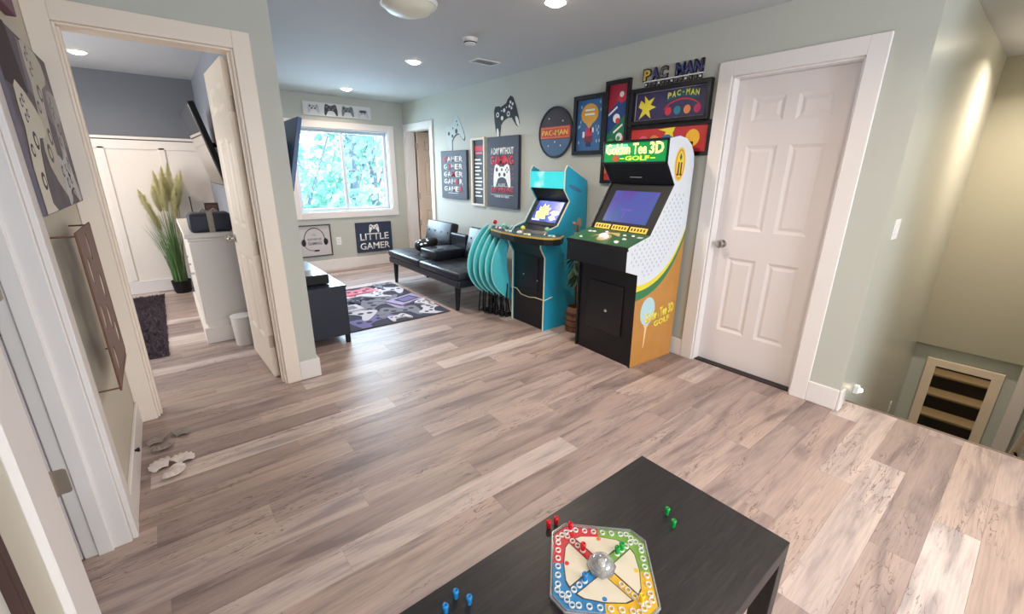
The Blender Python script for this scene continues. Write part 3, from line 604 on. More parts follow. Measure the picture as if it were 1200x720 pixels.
# ================================================================ BACK WALL ART
cc = canvas('controller_canvas', 'long white canvas with a row of four gamepads above the window', 'canvas print', on_back(2.165, 2.235), 0.93, 0.17, 0.03, mat('pale_canvas', (222, 220, 222), 0.6))
gamepad_print(cc, -0.33, 0.0, 0.15, mat('pale_grey_print', (198, 196, 200), .6), dkprint, 0.03)
gamepad_print(cc, -0.10, 0.0, 0.18, mat('charcoal_print', (70, 68, 76), .6), greyp, 0.03)
gamepad_print(cc, 0.13, 0.0, 0.17, greyp, mat('charcoal_print', (70, 68, 76)), 0.03)
gamepad_print(cc, 0.35, -0.015, 0.15, mat('light_print', (206, 204, 206), .6), greyp, 0.03); prism('dark_touch_bar', mat('charcoal_print', (70, 68, 76)), [(.30, .0), (.40, .0), (.385, .032), (.315, .032)], .031, .0335, XY, cc)
hp_ = thing('headset_print', 'square grey-framed white print of a headset lettered RATHER BE GAMING under the window', 'framed print', mw=on_back(1.645, 0.455))
frame(hp_, 0.47, 0.46, 0.015, 0.025, mat('dark_grey_frame', (70, 72, 80), 0.5), mat('print_ground', (206, 200, 200), .6))
bmh = ell(0, .02, .145, .17, 20, -0.15, PI+0.15) + ell(0, .02, .135, .158, 20, PI+0.15, -0.15)
prism('headband', inkd, bmh, .006, .008, XY, hp_)
for s in (-1, 1): prism('ear_cup', inkd, ell(s*.15, -.02, .028, .052, 14), .006, .009, XY, hp_); prism('ear_pad', greyp, ell(s*.175, -.02, .014, .035, 12), .006, .0085, XY, hp_)
prism('mic_arm', inkd, ell(-.01, -.045, .14, .10, 14, PI+0.1, 1.5*PI) + ell(-.01, -.045, .133, .093, 14, 1.5*PI, PI+0.1), .006, .008, XY, hp_); box('microphone', inkd, -.02, .05, -.155, -.132, .006, .010, hp_, bev=.003)
text('lettering', "I'D", greyp, 0, .085, .05, .028, hp_, .0065); text('lettering', 'RATHER BE', greyp, 0, .025, .19, .032, hp_, .0065, bold=.01); text('lettering', 'GAMING', greyp, 0, -.035, .19, .045, hp_, .0065, bold=.02)
lg = canvas('little_gamer_canvas', 'square navy canvas reading LITTLE GAMER on the wall under the window', 'canvas print', on_back(2.53, 0.445), 0.57, 0.46, 0.03, mat('navy_canvas', (50, 58, 84), 0.6, noise=.06, nscale=30))
gamepad_print(lg, 0, 0.135, 0.16, white, mat('navy_canvas', (50, 58, 84)), 0.03)
text('lettering', 'LITTLE', white, 0, 0.01, 0.46, 0.105, lg, 0.0302, bold=0.015); text('lettering', 'GAMER', white, 0, -0.135, 0.48, 0.105, lg, 0.0302, bold=0.015)

# ================================================================ LEFT WALL
cg = mat('canvas_grey_mauve', (104, 96, 106), 0.6, noise=0.55, nscale=7)
lc = canvas('gamepad_photo_canvas', 'large grey mauve canvas print of gamepads on the near left wall', 'canvas print', on_left(2.60, 1.585), 1.00, 0.62, 0.03, cg)
pale = mat('pale_gamepad_print', (206, 200, 186), .6, noise=.15, nscale=30)
_gp = gamepad_print
def gamepad_clip(root, cx, cy, w, body, detail, z, rot=0, sy=1.0):
    cl = lambda P: [(max(-.495, min(.495, x)), max(-.305, min(.305, y))) for x, y in P]
    g = prism('gamepad_print', body, cl(pad(cx, cy, w, rot, sy)), z, z+0.0003, XY, root)
    for x, y, r_ in ((-.3, .2, .075), (.15, .03, .07), (-.14, .03, .07), (.3, .12, .035), (.3, .26, .035), (.23, .19, .035), (.37, .19, .035), (0, .2, .05)):
        px, py = padrot(cx, cy, w, rot, x, y, sy)
        if abs(px) < .47 and abs(py) < .28: prism('button_print', detail, ell(px, py, r_*w, r_*w*sy, 12), z+.0003, z+.0005, XY, g); prism('button_print', body, ell(px+.004, py, r_*w*.55, r_*w*sy*.55, 10), z+.0005, z+.0007, XY, g)
    prism('grip_shade_print', detail, cl([padrot(cx, cy, w, rot, x, y, sy) for x, y in ((-.24, -.12), (-.12, -.07), (.12, -.07), (.24, -.12), (.13, -.10), (-.13, -.10))]), z+.0003, z+.0005, XY, g)
silv = mat('silver_print', (176, 172, 172), .6, noise=.3, nscale=20); darkd = mat('dark_plum', (56, 38, 46), .6)
prism('smoke_print', mat('smoke_print', (140, 130, 140), .6, noise=.4, nscale=9), [(-.1, .30), (.12, .22), (.3, .28), (.48, .12), (.48, -.1), (.3, -.02), (.1, .06), (-.15, .12)], .030, .0305, XY, lc)
gamepad_clip(lc, 0.06, 0.04, 0.60, pale, cg, .0305, rot=1.25, sy=.8)
gamepad_clip(lc, 0.33, -0.06, 0.48, silv, cg, .0309, rot=1.35, sy=.8)
gamepad_clip(lc, 0.20, -0.22, 0.34, mat('light_print', (206, 204, 206), .6), dkprint, .0313, rot=0.15)
gamepad_clip(lc, -0.34, -0.14, 0.52, mat('ivory_print', (226, 220, 206), .6), darkd, .0317, rot=1.1, sy=.85)
prism('dark_patch', darkd, [(-.5, .31), (-.26, .31), (-.18, .10), (-.5, .1)], .030, .0308, XY, lc)
box('edge_wrap', mat('pale_grey_print', (198, 196, 200)), -.49, .49, -.3105, -.309, .002, .028, lc)
pc = canvas('plum_canvas', 'corner of a plum canvas at the top left edge of the picture', 'canvas print', on_left(2.30, 2.13), 0.74, 0.30, 0.03, mat('plum_print', (120, 80, 100), .6, noise=.3, nscale=9))
# rusty wall rack standing off the wall
rust = mat('rusty_brown_metal', (126, 98, 90), 0.5, metal=0.25, noise=.15, nscale=20); wire = mat('rust_wire', (112, 80, 66), .45, metal=.3)
rk = thing('wall_rack', 'brown metal wall panel with oval cut-outs standing off the left wall on wire pins', 'wall rack', mw=on_left(2.447, 0.88))
d_ = 0.066; w_, h_ = 0.44, 0.64
bm = bmesh.new()
# slotted sheet: a grid of cells, elliptical slots cut in alternating cells
sh = bpy.data.curves.new('c', 'CURVE'); sh.dimensions = '2D'; sh.fill_mode = 'BOTH'; sh.extrude = 0.0015
def spl(pts):
    s = sh.splines.new('POLY'); s.points.add(len(pts)-1); s.use_cyclic_u = True
    for p_, q_ in zip(s.points, pts): p_.co = (q_[0], q_[1], 0, 1)
spl(rect(-w_/2, -h_/2, w_/2, h_/2))
for i, (x, y) in enumerate(((-.10, .16), (.10, .06), (-.12, -.03), (.04, -.07), (.14, -.17), (-.10, -.22), (.02, .24))): spl(ell(x, y, .030, .058, 16))
to = bpy.data.objects.new('t', sh); C.objects.link(to); dg = bpy.context.evaluated_depsgraph_get(); dg.update(); me = bpy.data.meshes.new_from_object(to.evaluated_get(dg)); bpy.data.objects.remove(to); bm.free()
pl_ = link('sheet', me, rust, rk); pl_.location = (0, 0, d_)
path('wire_rim', wire, [(-w_/2, -h_/2, d_), (w_/2, -h_/2+0.03, d_), (w_/2, h_/2, d_), (-w_/2, h_/2, d_), (-w_/2, -h_/2, d_)], .0035, rk)
for x, y in ((-w_/2, h_/2-.01), (w_/2, h_/2-.01), (-w_/2, -h_/2+.01), (w_/2, -h_/2+.05)): tube('pin', wire, (x, y, 0), (x, y, d_+.004), .0035, parent=rk)
bf = thing('brown_framed_picture', 'dark brown framed white picture at the bottom left corner of the image', 'picture', mw=on_left(0.70, 0.98))
frame(bf, 0.56, 0.90, 0.028, 0.022, mat('dark_brown_frame', (66, 46, 42), .4), mat('picture_white', (220, 216, 208), .5))

# ================================================================ GOLF ARCADE MACHINE
ga = thing('golf_arcade_machine', 'tall arcade machine with a green marquee reading Golden Tee 3D GOLF', 'arcade machine', (2.588, 1.762, 0), (0, 0, -math.radians(3.0)))
GW = 0.60
prof = [(0, 0), (-.012, .735), (-.145, .775), (-.150, .940), (.084, 1.009), (.302, 1.360), (.194, 1.507), (.191, 1.667), (.30, 1.688), (.385, 1.675), (.45, 1.635), (.492, 1.575), (.508, 1.50), (.510, 0)]
white_side = mat('white_dimpled_side', (226, 232, 240), .45, noise=.05, nscale=60)
orange_side = mat('golden_orange_side', (198, 140, 72), .45, noise=.14, nscale=10)
grn = mat('stripe_green', (58, 130, 84), .45); yel = mat('stripe_yellow', (240, 220, 66), .45)
inn = [(0.012, 0.0), (.002, .735), (-.13, .785), (-.137, .935), (.09, .998), (.31, 1.36), (.21, 1.50), (.21, 1.66), (.49, 1.66), (.50, 0.0)]
prism('cabinet_body', black, inn, .018, GW-.018, XZ, ga)
gcol = bpy.data.objects[ga.name]
for y0, y1 in ((0, .018), (GW-.018, GW)):
    sp = prism('side_panel', black, prof, y0, y1, XZ, ga)
    o_y = (y0-.0012, y0) if y0 == 0 else (y1, y1+.0012)
    def arc(off):  # stripe arc from the front edge up to the back edge
        P0, P1, P2 = (-.010, .655-off), (.36, .66-off*.8), (.510-off*.0, 1.06-off*.6); out = []
        for i in range(15):
            t = i/14; out.append(((1-t)**2*P0[0]+2*t*(1-t)*P1[0]+t*t*P2[0], (1-t)**2*P0[1]+2*t*(1-t)*P1[1]+t*t*P2[1]))
        return out
    A0, A1, A2 = arc(0), arc(.045), arc(.115)
    prism('white_field', white_side, A0 + [(.508, 1.50), (.492, 1.575), (.45, 1.635), (.385, 1.675), (.30, 1.688), (.191, 1.667), (.194, 1.507), (.302, 1.36), (.084, 1.009), (-.150, .94), (-.145, .775), (-.012, .735)], *o_y, XZ, ga)
    prism('orange_field', orange_side, [(.003, .002)] + A2 + [(.508, .002)], *o_y, XZ, ga); prism('yellow_stripe', yel, A0 + A1[::-1], *o_y, XZ, ga); prism('green_stripe', grn, A1 + A2[::-1], *o_y, XZ, ga)
    q = -.0024 if y0 == 0 else GW+.0012
    if y0 == 0:
        bm = bmesh.new()
        for i in range(11):
            for j in range(34):
                x = -.12 + i*.052 + (j % 2)*.026; z = .70 + j*.028
                lim = None
                t = max(0, min(1, (x+.01)/.52)); zl = .655 + .40*t*t + .02
                fr = .302-(1.36-z)*.62 if 1.009 < z < 1.36 else (-.15+(z-.94)*3.4 if .94 < z <= 1.009 else -.14)
                if z > zl+.03 and (x > .03 or z > .80) and x > fr+.03 and x < .495 and z < 1.30: bprism(bm, ell(x, z, .009, .011, 8), -.0018, -.0012, XZ)
        finish(bm, 'dimple_print', mat('dimple_grey', (196, 204, 216), .5), ga, kind='stuff')
        prism('golf_ball_print', mat('ball_pale_blue', (186, 222, 232), .4, noise=.06, nscale=60), ell(.150, .435, .085, .112, 28), -.0024, -.0012, XZ, ga)
        prism('tee_print', mat('tee_cream', (236, 204, 150), .4), [(.118, .325), (.180, .325), (.160, .30), (.142, .14), (.134, .14), (.134, .30)], -.0024, -.0012, XZ, ga)
        ft = lambda a_, b_, c_: (a_, -.0026-c_, b_)
        text('side_lettering', 'Golden Tee 3D', mat('title_yellow', (250, 232, 96), .4), .30, .400, .36, .085, ga, 0, .001, bold=.05, f=ft, rot=.13)
        text('side_lettering', 'GOLF', mat('title_yellow', (240, 214, 60)), .34, .325, .20, .05, ga, 0, .001, bold=.05, f=ft, rot=.13)
        prism('oval_emblem', mat('emblem_yellow', (240, 208, 70), .4), ell(.335, 1.50, .062, .115, 28), -.0024, -.0012, XZ, ga); prism('emblem_ring', mat('emblem_orange', (226, 140, 40), .4), ell(.335, 1.50, .052, .102, 28), -.003, -.0024, XZ, ga)
        prism('emblem_core', mat('emblem_yellow', (240, 208, 70)), ell(.335, 1.50, .043, .090, 28), -.0034, -.003, XZ, ga)
        boxes('emblem_mark', mat('emblem_brown', (96, 56, 30), .4), [(.312, .328, -.0042, -.0034, 1.425, 1.515), (.342, .358, -.0042, -.0034, 1.425, 1.515), (.305, .331, -.0042, -.0034, 1.425, 1.437), (.339, .365, -.0042, -.0034, 1.425, 1.437)], ga)
        prism('emblem_mark', mat('emblem_green', (70, 100, 50), .4), [(.335, 1.575), (.350, 1.548), (.335, 1.525), (.320, 1.548)], -.0042, -.0034, XZ, ga)
# marquee
mg = box('marquee', mat('marquee_green', (20, 130, 66), .3, emit=.55, noise=.35, nscale=5), .184, .196, .020, GW-.020, 1.518, 1.655, ga)
fm = lambda a_, b_, c_: (.1835-c_, GW/2-a_, 1.585+b_)
mt = mat('lit_cream_lettering', (244, 236, 150), .4, emit=.75)
prism('sky_glow_patch', mat('marquee_cyan', (110, 200, 170), .3, emit=.55), [(fm(x, y, 0)[1], fm(x, y, 0)[2]) for x, y in ((-.27, .06), (-.06, .06), (-.02, .0), (-.12, -.02), (-.27, .0))], .1825, .184, YZ, ga)
text('marquee_lettering', 'Golden Tee', mt, -.070, .024, .385, .080, ga, .001, .0015, bold=.03, f=fm)
text('marquee_lettering', '3D', mt, .205, .026, .12, .084, ga, .001, .0015, bold=.04, f=fm)
text('marquee_lettering', 'GOLF', mat('lit_yellow_lettering', (196, 226, 50), .4, emit=.7), .04, -.042, .22, .034, ga, .001, .0015, bold=.04, f=fm)
for s in (-.10, .18): box('marquee_dash', mat('lit_yellow_lettering', (206, 240, 60)), .181, .183, GW/2-s-.02, GW/2-s+.02, 1.539, 1.546, ga)
prism('marquee_badge', mat('badge_red', (170, 84, 50), .4, emit=.3), [(fm(x, y, 0)[1], fm(x, y, 0)[2]) for x, y in ell(-.16, -.040, .035, .024, 16)], .1815, .183, YZ, ga)
boxes('marquee_trim', black, [(.178, .20, .012, GW-.012, 1.655, 1.672), (.178, .20, .012, GW-.012, 1.505, 1.518)], ga)
# bezel, screen (tilted plane between (.084,1.009) and (.302,1.36))
sx_, sz_ = .302-.084, 1.36-1.009; sl = math.hypot(sx_, sz_); ux, uz = sx_/sl, sz_/sl; nx_, nz_ = -uz, ux
def scr(a_, b_, c_): return (.09+ux*b_+nx_*c_, GW/2-a_, 1.0+uz*b_+nz_*c_)
def sbox(name, m_, x0, x1, y0, y1, z0, z1, par=ga):
    return prism(name, m_, [(x0, y0), (x1, y0), (x1, y1), (x0, y1)], z0, z1, lambda p, q_, h: scr(p, q_, h), par)
sbox('screen_bezel', blackm, -.281, .281, .0, .405, -.01, .003)
def game_screen(name, stops, e):
    m = bpy.data.materials.new(name); m.use_nodes = True; nt = m.node_tree; b = nt.nodes['Principled BSDF']; b.inputs['Roughness'].default_value = .25
    tc = nt.nodes.new('ShaderNodeTexCoord'); n = nt.nodes.new('ShaderNodeTexNoise'); n.inputs['Scale'].default_value = 5; n.inputs['Detail'].default_value = 2
    r = nt.nodes.new('ShaderNodeValToRGB'); el = r.color_ramp.elements; el[0].position = stops[0][0]; el[0].color = lin(stops[0][1])+(1,); el[1].position = stops[-1][0]; el[1].color = lin(stops[-1][1])+(1,)
    for p, c in stops[1:-1]: x = el.new(p); x.color = lin(c)+(1,)
    nt.links.new(tc.outputs['Object'], n.inputs['Vector']); nt.links.new(n.outputs['Fac'], r.inputs[0]); nt.links.new(r.outputs[0], b.inputs['Emission Color']); b.inputs['Emission Strength'].default_value = e
    b.inputs['Base Color'].default_value = (.02, .02, .03, 1); return m
sbox('screen', game_screen('blue_violet_screen', [(.3, (66, 104, 170)), (.5, (84, 92, 184)), (.7, (100, 70, 170))], .75), -.205, .215, .085, .355, .003, .005)
sbox('screen_tree', mat('screen_violet', (84, 60, 150), .4, emit=.6), -.03, -.02, .12, .19, .005, .0056); sbox('screen_tree', mat('screen_violet', (84, 60, 150)), -.07, .04, .185, .20, .005, .0056)
for k in range(3):
    x = -.175+k*.175; sbox('instruction_panel', mat('amber_panel', (226, 190, 70), .4, emit=.35), x-.078, x+.078, .018, .060, .003, .0055)
    for q in range(5): sbox('panel_print', mat('panel_print_brown', (90, 60, 20), .5), x-.065+q*.028, x-.05+q*.028, .028, .050, .0055, .0061)
# speaker recess
def rec(p, q_, h): return p
prism('speaker_board', blackm, [(.300, 1.365), (.20, 1.505), (.215, 1.51), (.315, 1.37)], .018, GW-.018, XZ, ga); box('speaker_print', mat('small_grey_print', (150, 150, 150), .5), .258, .262, .26, .37, 1.405, 1.412, ga)
# control panel, sloped from (-.15,.94) to (.084,1.009)
cx_, cz_ = .234, .069; cl_ = math.hypot(cx_, cz_)
def cpf(a_, b_, c_): return (-.150+cx_/cl_*b_-cz_/cl_*c_, GW/2-a_, .940+cz_/cl_*b_+cx_/cl_*c_)
def cpp(name, m_, pts, h0, h1): return prism(name, m_, pts, h0, h1, lambda p, q_, h: cpf(p, q_, h), ga)
cpp('control_panel', mat('control_green', (58, 100, 62), .3, noise=.35, nscale=12), rect(-.30, 0, .30, .244), .0, .006)
cpp('panel_edge', black, rect(-.305, -.006, .305, .004), -.02, .007)
cpp('trackball_ring', mat('amber_ring', (190, 160, 90), .4), ell(-.005, .10, .058, .058, 24), .006, .008)
c0 = cpf(-.005, .10, .008); sphere('trackball', white, c0, .042, ga, (1, 1, .8))
cpp('course_print', mat('sand_print', (196, 176, 110), .5), [(-.13, .09), (-.08, .17), (-.02, .20), (.06, .21), (.10, .15), (.07, .16), (.0, .18), (-.07, .14)], .006, .0068)
for x, y_, r in ((-.21, .165, .017), (-.17, .17, .017), (-.20, .05, .012), (.13, .175, .013), (.20, .185, .012), (.175, .115, .016), (.15, .06, .018), (.16, .045, .014), (-.06, .195, .013)):
    cc_ = cpf(x, y_, .006); lathe('push_button', white, [(r, 0), (r, .006), (r*.6, .010)], cc_[0], cc_[1], ga, 14, z0=cc_[2])
for x in (-.075, .24): cpp('label_print', mat('pale_line', (210, 200, 206)), rect(x, .17, x+.045, .195), .006, .007)
box('panel_underside_lip', black, -.150, -.135, .0, GW, .775, .935, ga)
boxes('coin_door', mat('dark_door', (32, 32, 38), .3), [(-.006, .004, .12, .48, .22, .62)], ga, bev=.002); lathe('door_lock', chrome, [(.008, 0), (.008, .006)], parent=ga).matrix_local = Matrix.Translation((-.006, .28, .40)) @ Matrix.Rotation(-PI/2, 4, 'Y')
box('lock_plate', white, -.009, -.006, .268, .290, .385, .402, ga)

# ================================================================ SECOND ARCADE MACHINE (turquoise)
ta = thing('turquoise_arcade_machine', 'arcade machine with turquoise sides, glowing cyan marquee and a four-player control deck', 'arcade machine', (2.610, 2.765, 0))
TW = 0.475
tp = [(0, 0), (.0, .60), (.0, .70), (-.055, .79), (-.06, .86), (.02, .94), (.142, .975), (.283, 1.19), (.208, 1.29), (.208, 1.455), (.235, 1.495), (.495, 1.37), (.515, .92), (.515, 0)]
ti = [(.012, 0), (.012, .70), (-.04, .80), (-.04, .86), (.02, .93), (.15, .965), (.295, 1.19), (.222, 1.29), (.222, 1.45), (.49, 1.36), (.505, .9), (.505, 0)]
prism('cabinet_body', black, ti, .016, TW-.016, XZ, ta)
for y0, y1 in ((0, .016), (TW-.016, TW)):
    prism('side_panel', tealside, tp, y0, y1, XZ, ta)
    # pale T-moulding along the front edge of the panel
    bm = bmesh.new()
    for a_, b_ in zip(tp[:11], tp[1:12]):
        btube(bm, (a_[0], (y0+y1)/2, a_[1]), (b_[0], (y0+y1)/2, b_[1]), .0075, n=6)
    finish(bm, 'edge_moulding', cream, ta)
prism('side_art', mat('side_art_blue', (60, 120, 160), .45), ell(.34, 1.30, .09, .02, 16, rot=-.35), -.001, 0, XZ, ta)
sphere('side_art_figure', mat('side_art_tan', (176, 150, 110), .5), (.42, 0, .99), .035, ta, (1, .04, 1.3))
box('marquee', game_screen('cyan_marquee', [(.3, (40, 214, 220)), (.55, (60, 224, 226)), (.7, (190, 246, 240))], 1.0), .198, .216, .018, TW-.018, 1.300, 1.448, ta)
s2x, s2z = .141, .215; s2 = math.hypot(s2x, s2z)
def sc2(a_, b_, c_): return (.150+s2x/s2*b_-s2z/s2*c_, TW/2-a_, .965+s2z/s2*b_+s2x/s2*c_)
def p2(name, m_, pts, h0, h1): return prism(name, m_, pts, h0, h1, lambda p, q_, h: sc2(p, q_, h), ta)
p2('screen_bezel', blackm, rect(-.222, 0, .222, .262), -.004, .003)
p2('screen', game_screen('bright_blue_screen', [(.35, (40, 70, 214)), (.5, (70, 100, 226)), (.66, (120, 140, 236))], .95), rect(-.165, .035, .175, .25), .003, .005)
p2('screen_burst', mat('screen_yellow', (226, 226, 130), .4, emit=.85), [(-.12, .06), (-.14, .13), (-.11, .14), (-.12, .19), (-.085, .18), (-.07, .225), (-.045, .19), (-.01, .215), (0, .175), (.035, .18), (.02, .14), (.045, .11), (.0, .10), (.02, .06)], .005, .006)
p2('screen_swirl', mat('screen_white', (206, 212, 250), .4, emit=.85), [(.04, .13), (.08, .155), (.16, .15), (.17, .12), (.12, .10), (.16, .07), (.10, .05), (.05, .08), (.09, .11)], .005, .006)
p2('screen_swirl', mat('screen_white', (206, 212, 250)), rect(-.155, .04, -.05, .055), .005, .006)
# wide control deck
deck = [(.15, TW/2-.335), (-.05, TW/2-.40), (-.12, TW/2-.37), (-.165, TW/2-.22), (-.19, TW/2), (-.165, TW/2+.22), (-.10, TW/2+.42), (.05, TW/2+.46), (.15, TW/2+.30)]
deck = [(.14, -.08), (.03, -.150), (-.06, -.150), (-.115, -.09), (-.155, .06), (-.175, .24), (-.165, .45), (-.115, .68), (-.03, .79), (.07, .78), (.14, .56)]
def dk(f_): return [( .02+(x-.02)*f_, .32+(y_-.32)*f_) for x, y_ in deck]
prism('control_deck', black, deck, .835, .895, XY, ta)
prism('deck_edge', mat('amber_edge', (216, 186, 96), .4), dk(1.006), .887, .903, XY, ta)
prism('deck_top', mat('dark_teal_top', (44, 78, 92), .35, noise=.3, nscale=14), dk(.985), .903, .906, XY, ta)
for i, (x, y_, bc) in enumerate(((-.03, .67, redplast), (-.10, .42, mat('pale_green_plastic', (150, 210, 170), .3)), (-.11, .14, mat('lemon_plastic', (220, 216, 90), .3)), (.0, -.06, mat('pale_green_plastic', (150, 210, 170))))):
    js = tube('joystick', chrome, (x, y_+.05, .906), (x, y_+.05, .945), .005, parent=ta); sphere('joystick_ball', bc, (x, y_+.05, .958), .021, js)
    for k in range(5): lathe('push_button', bc if k % 2 else white, [(.013, 0), (.013, .007), (.008, .011)], x+.025*(k // 3)-.02, y_-.03*(k % 3), ta, 12, z0=.906)
lathe('trackball', white, [(.03, 0), (.026, .012), (.012, .02)], -.08, .27, ta, 16, z0=.904)
# coin door, riser seam
box('coin_door', mat('dark_door', (32, 32, 38)), .004, .013, .10, .37, .36, .68, ta, bev=.002)
for y_, z in ((.30, .50), (.10, .47)): lathe('door_lock', chrome, [(.009, 0), (.009, .006)], parent=ta).matrix_local = Matrix.Translation((.004, y_, z)) @ Matrix.Rotation(-PI/2, 4, 'Y')
path('riser_seam', cream, [(.003, TW, .335), (.003, TW-.07, .335), (.003, TW-.14, .29), (.003, TW-.26, .285), (.003, TW-.34, .30), (.003, 0.0, .30), (.10, -.003, .32)], .005, ta, 6)

# ================================================================ FOLDED TEAL CHAIRS
def make_chair():
    r = thing('folded_chair', 'x', 'folding chair')
    # crescent shell folded on itself: round outer rim toward the room, hollow inner edge
    out = []; N_ = 18
    for i in range(N_+1):
        t = i/N_; z = .93-.78*t; out.append((-.325*math.sin(PI*min(1, t*1.02))**.66 + .05*t, z + (-.04*math.sin(PI*t))))
    inn_ = []
    for i in range(N_+1):
        t = i/N_; z = .93-.78*t; inn_.append((-.13*math.sin(PI*t)**.8 + .07*t, z))
    out[-1] = (.075, .145)
    bm = bmesh.new(); rows = []
    K = 7
    for s in (-1, 1):
        grid = []
        for a_, b_ in zip(out, inn_):
            rw = []
            for k in range(K+1):
                u = k/K; x = a_[0]+(b_[0]-a_[0])*u; z = a_[1]+(b_[1]-a_[1])*u; wid = abs(a_[0]-b_[0])
                rw.append(bm.verts.new((x, s*(.004+.10*wid*math.sin(PI*min(1, .12+u*.80))), z)))
            grid.append(rw)
        rows.append(grid)
    for gq in rows:
        for i in range(N_):
            for k in range(K): bm.faces.new((gq[i][k], gq[i][k+1], gq[i+1][k+1], gq[i+1][k]))
    for i in range(N_):
        bm.faces.new((rows[0][i][0], rows[1][i][0], rows[1][i+1][0], rows[0][i+1][0])); bm.faces.new((rows[0][i][K], rows[1][i][K], rows[1][i+1][K], rows[0][i+1][K]))
    shade(finish(bm, 'padded_shell', teal, r))
    path('rim_piping', teal_rim, [(p[0]-.004, 0, p[1]) for p in out], .0075, r, 6)
    for s in (-1, 1):
        path('leg', blackm, [(-.10, s*.02, .36), (-.13-.01*s, s*.022, .012), (.02, s*.022, .012)], .0085, r)
        path('leg', blackm, [(-.03, s*.012, .30), (.03, s*.016, .012)], .0085, r)
    return r
names_c = ['front-most folded teal chair of the stack, nearest the turquoise arcade machine', 'second folded teal chair from the turquoise arcade machine in the leaning stack', 'middle folded teal chair of the five stacked by the arcade machine', 'fourth folded teal chair from the turquoise arcade machine, next to the rear-most one', 'rear-most folded teal chair of the stack, nearest the black sofa']
ch0 = make_chair()
for i in range(5):
    c_ = ch0 if i == 0 else dup(ch0)
    c_.location = (2.685-0.018*i, 3.325+0.076*i, 0); c_.rotation_euler = (0, 0, math.radians(8)); c_['label'] = names_c[i]; c_['group'] = 'folded teal chairs stacked by the arcade machine'

# ================================================================ SOFA
sf = thing('futon_sofa', 'black tufted faux leather futon sofa against the right wall', 'sofa', (2.62, 4.57, 0))
for s, (a_, b_) in enumerate(((-.885, -.004), (.004, .885))):
    sc = box('seat_cushion', vinyl, -.37, .20, a_, b_, .345, .43, sf, bev=.028, seg=3); shade(sc)
    for k in range(1, 3):
        yy = a_+(b_-a_)*k/3; box('seam', blackm, -.36, .19, yy-.003, yy+.003, .4295, .4315, sc)
    for x in (-.18, .02): box('seam', blackm, x-.003, x+.003, a_+.02, b_-.02, .4295, .4315, sc)
box('seat_base', vinyl, -.365, .20, -.88, .88, .265, .348, sf, bev=.02, seg=2)
def back(y0, y1, m_=vinyl):
    o = box('backrest', m_, -.055, .055, y0, y1, 0, .41, sf, bev=.03, seg=3); shade(o)
    n = max(1, round((y1-y0)/.17))
    for i in range(n):
        for z in (.14, .27): sphere('tuft_button', blackm, (-.056, y0+(i+.5)*(y1-y0)/n, z), .013, o, (.5, 1, 1), 8, 6)
    o.location = (.20, 0, .40); o.rotation_euler = (0, math.radians(14), 0); return o
back(.21, .875); back(-.875, -.17)
mb = box('middle_back_support', vinyl, .20, .26, -.16, .20, .40, .70, sf, bev=.02, seg=2)
ar = box('folded_armrest', vinyl, -.24, .18, -.16, .195, .43, .545, sf, bev=.02, seg=3); shade(ar)
for y_ in (-.07, .10): lathe('cup_holder', blackm, [(.038, 0), (.045, .003), (.045, .006), (.036, .006), (.034, .001)], -.10, y_, ar, 18, z0=.545)
for x, y_ in ((-.31, .78), (-.31, -.78), (.14, .78), (.14, -.78)): tube('leg', blackm, (x, y_, .268), (x-.01 if x < 0 else x+.01, y_, 0), .034, .020, parent=sf)
pw = thing('gamepad_pillow', 'black plush pillow with white printed marks lying on the sofa beside the armrest', 'pillow', (2.60, 5.02, .43), (0, 0, math.radians(-25)))
def pillow_mesh():
    bm = bmesh.new(); bmesh.ops.create_uvsphere(bm, u_segments=28, v_segments=16, radius=1)
    for v in bm.verts:
        x, y_, z = v.co; lobes = .85+.18*math.cos(2*math.atan2(y_, x)); s = math.copysign(abs(z)**.8, z)
        v.co = Vector((x*.145*lobes, y_*.20, .085+s*.085+.05*max(0, x)))
        if v.co.z < .002: v.co.z = .002
    return bm
pb = finish(pillow_mesh(), 'pillow_body', mat('black_plush', (14, 14, 17), .95), pw, True)
dirs = Vector((-.62, -.35, .70)).normalized(); used = []
for v in sorted(pb.data.vertices, key=lambda v: -v.normal.dot(dirs)):
    if all((v.co-u).length > .05 for u in used) and len(used) < 7:
        used.append(v.co.copy()); o = sphere('print_mark', white, (0, 0, 0), random.uniform(.015, .026), pb, (1, .7, .12), 10, 6)
        o.matrix_local = Matrix.Translation(v.co) @ v.normal.to_track_quat('Z', 'Y').to_matrix().to_4x4()

# ================================================================ GAMING RUG
rg = thing('gaming_rug', 'rug patterned with overlapping gamepads in grey, violet, white and pink', 'rug', (1.66, 4.57, 0))
rx, ry = 0.56, 0.765
rc = [mat('rug_charcoal', (62, 62, 80), .95, noise=.2, nscale=60), mat('rug_white', (206, 204, 216), .95, noise=.08, nscale=60), mat('rug_grey', (128, 128, 142), .95, noise=.1, nscale=60), mat('rug_violet', (120, 112, 166), .95, noise=.1, nscale=60), mat('rug_pink', (214, 130, 146), .95, noise=.1, nscale=60), mat('rug_lavender', (168, 160, 194), .95, noise=.1, nscale=60)]
box('rug_body', rc[0], -rx, rx, -ry, ry, 0.0, .009, rg, bev=.002)
zl = .009
def rp(name, m_, pts): 
    global zl
    zl += .0002
    pts = [(max(-rx+.02, min(rx-.02, x)), max(-ry+.02, min(ry-.02, y_))) for x, y_ in pts]
    return prism(name, m_, pts, .0085, zl, XY, rg)
